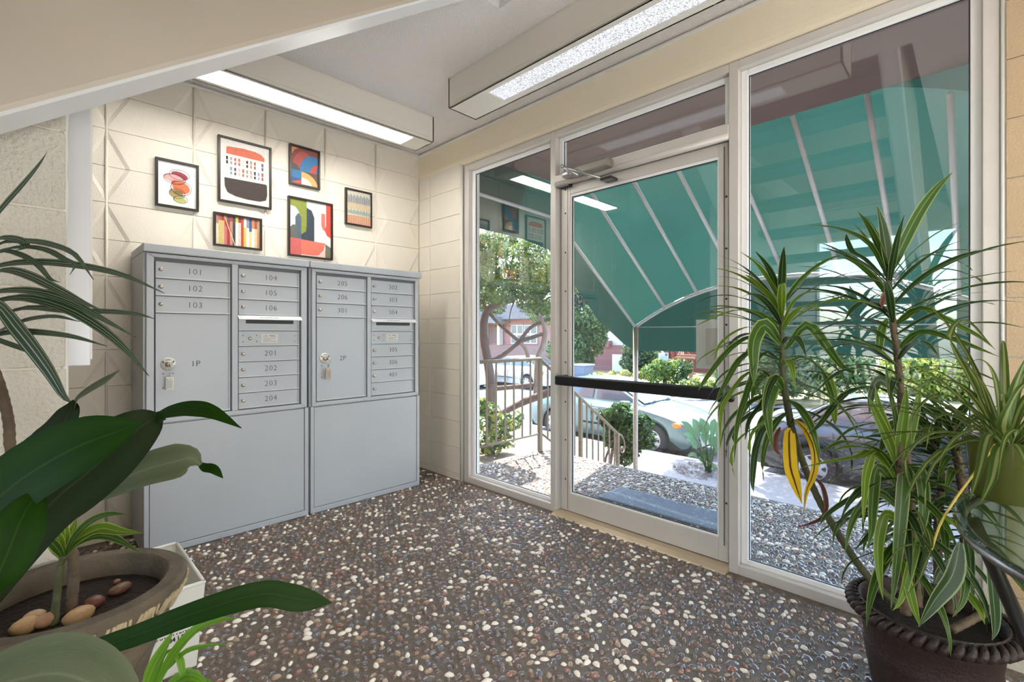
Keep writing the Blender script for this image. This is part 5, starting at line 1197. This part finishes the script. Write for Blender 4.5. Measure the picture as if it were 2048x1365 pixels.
        MB().box(-.45, 1.0, s * .862, s * .868, .47, .50).build('side_moulding', under, t)
        for x in (-.05, -1.0): MB().box(x - .1, x + .08, s * .838, s * .862, .80, .83).build('door_handle', paint, t, bevel=.006)
        for x in (.9, -.17, -1.02): MB().box(x, x + .006, s * .845, s * .861, .30, .92).build('door_seam', under, t)
    MB().box(2.16, 2.24, -.36, .36, .50, .60).build('grille', under, t, bevel=.02); MB().box(2.20, 2.275, -.25, .25, .36, .44).build('licence_plate', paper, t)
    MB().tube([(1.12, -.55, 1.0), (1.02, -.1, 1.03)], .008, 5).build('wiper', under, t); MB().tube([(1.14, .0, 1.01), (1.03, .5, 1.03)], .008, 5).build('wiper', under, t)
    t.location = pos; t.rotation_euler.z = rotz
    return t
sage = mat('sage_paint', (106, 130, 132), .3, .25, coat=.6)
car('sedan', sage, (7.52, 2.82, GR), -PI / 2, 'pale sage green sedan parked at the curb in front of the steps')
car('sedan', mat('charcoal_paint', (48, 52, 58), .25, .3, coat=.8), (7.52, -2.65, GR), -PI / 2, 'dark grey sedan parked behind the dracaenas through the right pane')
car('sedan', mat('silver_paint', (206, 212, 220), .25, .4, coat=.8), tuple(at_z(1036, 772, GR)), PI / 2, 'silver sedan across the street seen through the railing')
car('sedan', mat('white_paint', (240, 240, 240), .3, .0, coat=.6), tuple(at_z(905, 771, GR)), PI / 2, 'white car parked across the street behind the bent trunk')

# ---- across the street
hx = 24.0
brick_red = bpy.data.materials.new('red_brick'); brick_red.use_nodes = True
nt = brick_red.node_tree; br = nt.nodes.new('ShaderNodeTexBrick'); br.inputs['Color1'].default_value = rgb(118, 76, 78); br.inputs['Color2'].default_value = rgb(132, 88, 88); br.inputs['Mortar'].default_value = rgb(140, 112, 108)
br.inputs['Scale'].default_value = 1.0; br.inputs['Brick Width'].default_value = .5; br.inputs['Row Height'].default_value = .16; br.inputs['Mortar Size'].default_value = .015
tc_ = nt.nodes.new('ShaderNodeTexCoord'); mp_ = nt.nodes.new('ShaderNodeMapping'); mp_.inputs['Rotation'].default_value = (PI / 2, 0, PI / 2); nt.links.new(tc_.outputs['Object'], mp_.inputs[0]); nt.links.new(mp_.outputs[0], br.inputs[0]); nt.links.new(br.outputs[0], nt.nodes['Principled BSDF'].inputs['Base Color']); nt.nodes['Principled BSDF'].inputs['Roughness'].default_value = .8
st_pink = mat('pink_stucco', (160, 118, 116), .8, var=(1, .05)); wht = mat('white_paint_wood', (200, 198, 196), .6); roof_m = mat('grey_roof', (118, 116, 120), .8, var=(6, .15)); dkpane = mat('dark_pane', (90, 104, 116), .1, coat=.8)
def Yat(u): return at_x(u, 700, hx).y
def Zat(u, v): return at_x(u, v, hx).z
def wbox(par, nm, u0, u1, v0, v1, m, dx0=-.1, dx1=.1):
    a, b = at_x(u0, v0, hx), at_x(u1, v1, hx)
    c = at_x((u0 + u1) / 2, v0, hx); d = at_x((u0 + u1) / 2, v1, hx)
    return MB().box(hx + dx0, hx + dx1, a.y, b.y, d.z, c.z).build(nm, m, par)
def win(par, u0, u1, v0, v1, nx=2, ny=2):
    f = wbox(par, 'window', u0, u1, v0, v1, wht, -.12, .05); a, b = at_x(u0, v0, hx), at_x(u1, v1, hx); z1, z0 = at_x((u0 + u1) / 2, v0, hx).z, at_x((u0 + u1) / 2, v1, hx).z
    y0, y1 = min(a.y, b.y), max(a.y, b.y)
    for i in range(nx):
        for j in range(ny):
            ya, yb = y0 + (y1 - y0) * (i + .12) / nx, y0 + (y1 - y0) * (i + .88) / nx; za, zb2 = z0 + (z1 - z0) * (j + .1) / ny, z0 + (z1 - z0) * (j + .9) / ny
            MB().box(hx - .14, hx - .11, ya, yb, za, zb2).build('pane', dkpane, f)
h1 = thing('house', (hx, Yat(1035), GR), 'pink stucco house with white windows and porch across the street', 'house')
wbox(h1, 'wall', 905, 1116, 636, 775, st_pink, 0, 6); wbox(h1, 'roof', 890, 1121, 612, 640, roof_m, -.9, 6.5); wbox(h1, 'porch_roof', 955, 1020, 636, 648, roof_m, -1.6, 0)
wbox(h1, 'brick_base', 915, 1115, 690, 775, brick_red, -.15, 0); wbox(h1, 'door_recess', 982, 995, 652, 686, mat('recess', (120, 100, 98), .9), -.06, 0)
for u in (974, 1003): wbox(h1, 'column', u, u + 5, 648, 690, wht, -.5, -.1)
win(h1, 1024, 1048, 650, 688); win(h1, 1050, 1076, 650, 688); win(h1, 930, 955, 650, 685)
h2 = thing('house', (hx, Yat(1215), GR), 'brick house with a white window band and garage door across the street', 'house')
wbox(h2, 'wall', 1130, 1268, 690, 775, brick_red, -.4, 6); wbox(h2, 'upper_wall', 1130, 1268, 640, 692, wht, -.2, 6); wbox(h2, 'roof', 1124, 1275, 600, 644, roof_m, -.9, 6.5)
for u in (1158, 1182, 1204, 1228, 1246): win(h2, u, u + 18, 655, 688, 2, 1)
wbox(h2, 'brick_pier', 1216, 1228, 682, 694, brick_red, -.6, -.2); wbox(h2, 'garage_door', 1233, 1256, 709, 758, wht, -.5, -.3)
h3 = thing('house', (hx + 3, Yat(1390), GR), 'red brown shingled house behind the wooden stairs across the street', 'house')
rw = mat('red_wood', (120, 64, 54), .8, var=(3, .1)); wbox(h3, 'wall', 1330, 1480, 560, 775, rw, 2.5, 8); wbox(h3, 'roof', 1320, 1490, 520, 565, roof_m, 1.6, 8.5); wbox(h3, 'dark_door', 1356, 1372, 700, 735, mat('dark_door', (84, 60, 56), .7), 2.4, 2.6)
# wooden stairs
sw = thing('wooden_stairs', (hx - 2, Yat(1370), GR), 'red brown wooden stairs with railings climbing across the street', 'staircase')
hx_s = hx; hx = 22.0
pA, pB = at_x(1332, 698, hx), at_x(1378, 748, hx)
for k in range(12):
    p = pA.lerp(pB, k / 11); MB().box(hx - .5, hx + .5, p.y - .16, p.y + .16, p.z - .06, p.z).build('tread', rw, sw)
for dx in (-.5, .5):
    q = MB(); q.tube([pA + Vector((dx, 0, -.1)), pB + Vector((dx, 0, -.1))], .06, 4); q.build('stringer', wht, sw); q = MB(); q.tube([pA + Vector((dx, 0, .8)), pB + Vector((dx, 0, .8))], .04, 4); q.build('handrail', rw, sw)
    for k in range(14): p = pA.lerp(pB, k / 13); MB().box(hx + dx - .02, hx + dx + .02, p.y - .02, p.y + .02, p.z, p.z + .8).build('baluster', rw, sw)
for u, v0 in ((1345, 690), (1356, 705), (1378, 720)): p = at_x(u, v0, hx); MB().box(hx - .6, hx - .4, p.y - .08, p.y + .08, GR + .1, p.z).build('post', rw, sw)
pg = thing('pergola', (hx - 1, Yat(1385), GR), 'small wooden garden arbor frame beside the stairs across the street', 'arbor')
ww = mat('cedar', (134, 100, 76), .8)
for u in (1377, 1399): p = at_x(u, 720, hx); MB().box(hx - 1.1, hx - .9, p.y - .06, p.y + .06, GR + .1, p.z).build('post', ww, pg)
a, b = at_x(1368, 716, hx), at_x(1406, 716, hx)
for dz in (0, .12): MB().box(hx - 1.1 + dz * 2, hx - .9 + dz * 2, a.y, b.y, a.z + dz, a.z + dz + .09).build('beam', ww, pg)
hx = hx_s
# planting across the street, each its own shrub
def shrub(lst, d, r_, n, sz, mats, label, seed, name='shrub', cat='shrub', group=None):
    u = sum(p[0] for p in lst) / len(lst); b = at(u, 700, d); t = thing(name, (b.x, b.y, GR + .1), label, cat, group)
    clump([at(u_, v_, d) for u_, v_ in lst], r_, n, sz, mats, 'foliage', t, seed, 1.0, 1.4)
    MB().tube([(b.x, b.y, GR + .1), (b.x, b.y, at(u, sum(p[1] for p in lst) / len(lst), d).z)], .04, 6).build('stem', bark, t)
g_ivy = mat('ivy_leaf', (48, 78, 62), .4, trans=.2)
shrub([(1262, 700), (1275, 720), (1290, 705), (1268, 745), (1285, 740), (1300, 715), (1258, 725), (1300, 745)], 21, .42, 2600, .13, [g_ivy, g_dk, g_mid], 'dark ivy covered mound behind the awning post across the street', 31)
shrub([(1300, 745), (1320, 735), (1335, 745), (1315, 760), (1345, 755), (1350, 735)], 19.5, .36, 1800, .12, [g_mid, g_lime, g_jun], 'feathery green bush around the street sign pole', 32)
shrub([(1365, 745), (1372, 735), (1360, 755)], 19, .28, 800, .10, [g_mid, g_dk], 'small green bush at the foot of the wooden stairs', 33)
shrub([(1390, 765), (1420, 770), (1440, 768), (1370, 770), (1405, 775)], 18, .22, 900, .09, [g_jun, g_yel, g_mid], 'low pale groundcover beneath the garden arbor', 34)
shrub([(1200, 755), (1225, 752), (1250, 750), (1180, 760), (1275, 752)], 20, .22, 1400, .10, [g_yel, mat('dry_grass', (160, 146, 104), .8), g_lime], 'dry straw coloured grasses before the brick house', 35)
for k, (u0, vv, col_, lb) in enumerate(((1520, 735, [g_mid, g_dk, g_jun], 'green hedge across the street seen left of the tall dracaena'), (1660, 740, [g_jud, g_mid, g_jun], 'grey green hedge across the street behind the two dracaenas'), (1850, 750, [g_yel, g_lime, g_mid], 'bright yellow green bush under the awning at the right'), (1960, 750, [g_lime, g_yel, g_mid], 'lime green bush across the street beside the window jamb'))):
    shrub([(u0 + du, vv + dv) for du in (-60, -30, 0, 30, 60) for dv in (-28, -8, 12, 30)], 17, .55, 3600, .17, col_, lb, 40 + k)
# backdrop trees behind the houses
for k, (u, v, d, r_, mts, lb) in enumerate(((985, 560, 60, 3.2, [g_brn, g_jud, g_dk], 'brownish tree behind the pink house'), (1080, 540, 66, 3.2, [g_mid, g_brn, g_jud], 'tall pale tree between the two houses'), (1220, 600, 60, 3.0, [g_dk, g_mid], 'dark tree behind the brick house'), (1420, 640, 62, 3.6, [g_mid, g_jun], 'green tree behind the wooden stairs'), (1600, 660, 42, 3.8, [g_mid, g_dk], 'large green tree behind the hedges, left of two'), (1860, 670, 40, 4.0, [g_lime, g_mid], 'large lime tree behind the yellow green bush'))):
    b = at(u, v, d); t = thing('backdrop_tree', (b.x, b.y, GR), lb, 'tree'); clump([b + Vector((random.uniform(-1, 1) * r_, random.uniform(-1, 1) * r_, random.uniform(-.7, .7) * r_)) for _ in range(8)], r_ * .7, 3500, .45, mts, 'foliage', t, 60 + k, 1.0, 1.3); MB().tube([(b.x, b.y, GR), (b.x, b.y, b.z)], .2, 8).build('trunk', bark, t)
# sign, bin
sg = at_z(1328, 786, GR); sign = thing('street_sign', sg, 'small white street sign on a pale pole across the street', 'sign')
MB().tube([sg, at(1327, 708, 19.8)], .035, 8).build('pole', mat('pole_grey', (206, 206, 204), .5, .3), sign)
a, b, c = at(1317, 706, 19.8), at(1337, 706, 19.8), at(1337, 722, 19.8); e = (b - a); q = MB(); q.prism([a, b, c, a + (c - b)], FW * .02); pnl = q.build('sign_plate', wht, sign)
cc = a.lerp(b, .78) + Vector((0, 0, -.08)) - FW * .006; q = MB(); q.add([cc + RT * .055 * math.cos(t) + Vector((0, 0, .055 * math.sin(t))) for t in np.linspace(0, 2 * PI, 17)[:-1]], [tuple(range(16))]); q.build('emblem', mat('teal_ink', (70, 120, 130), .6), pnl, fix=False)
q = MB()
for k in range(2): z = -.17 - .05 * k; s_ = a.lerp(b, .15) + Vector((0, 0, z)) - FW * .006; q.add([s_, s_ + RT * .30, s_ + RT * .30 + Vector((0, 0, .015)), s_ + Vector((0, 0, .015))], [(0, 1, 2, 3)])
q.build('sign_lines', mat('blue_grey_ink', (150, 170, 186), .6), pnl, fix=False)
tb_ = at_z(1166, 775, GR); bn = thing('wheelie_bin', tb_, 'grey wheeled rubbish bin in front of the conifer across the street', 'bin')
q = MB(); q.prism([tb_ + Vector((-.3, -.3, 0)), tb_ + Vector((.3, -.3, 0)), tb_ + Vector((.36, -.36, 1.0)), tb_ + Vector((-.36, -.36, 1.0))], (0, .68, 0)); q.build('body', mat('bin_grey', (110, 122, 140), .6), bn, bevel=.04); MB().box(tb_.x - .4, tb_.x + .4, tb_.y - .4, tb_.y + .4, tb_.z + 1.0, tb_.z + 1.08).build('lid', mat('bin_lid', (150, 164, 184), .5), bn, bevel=.03)
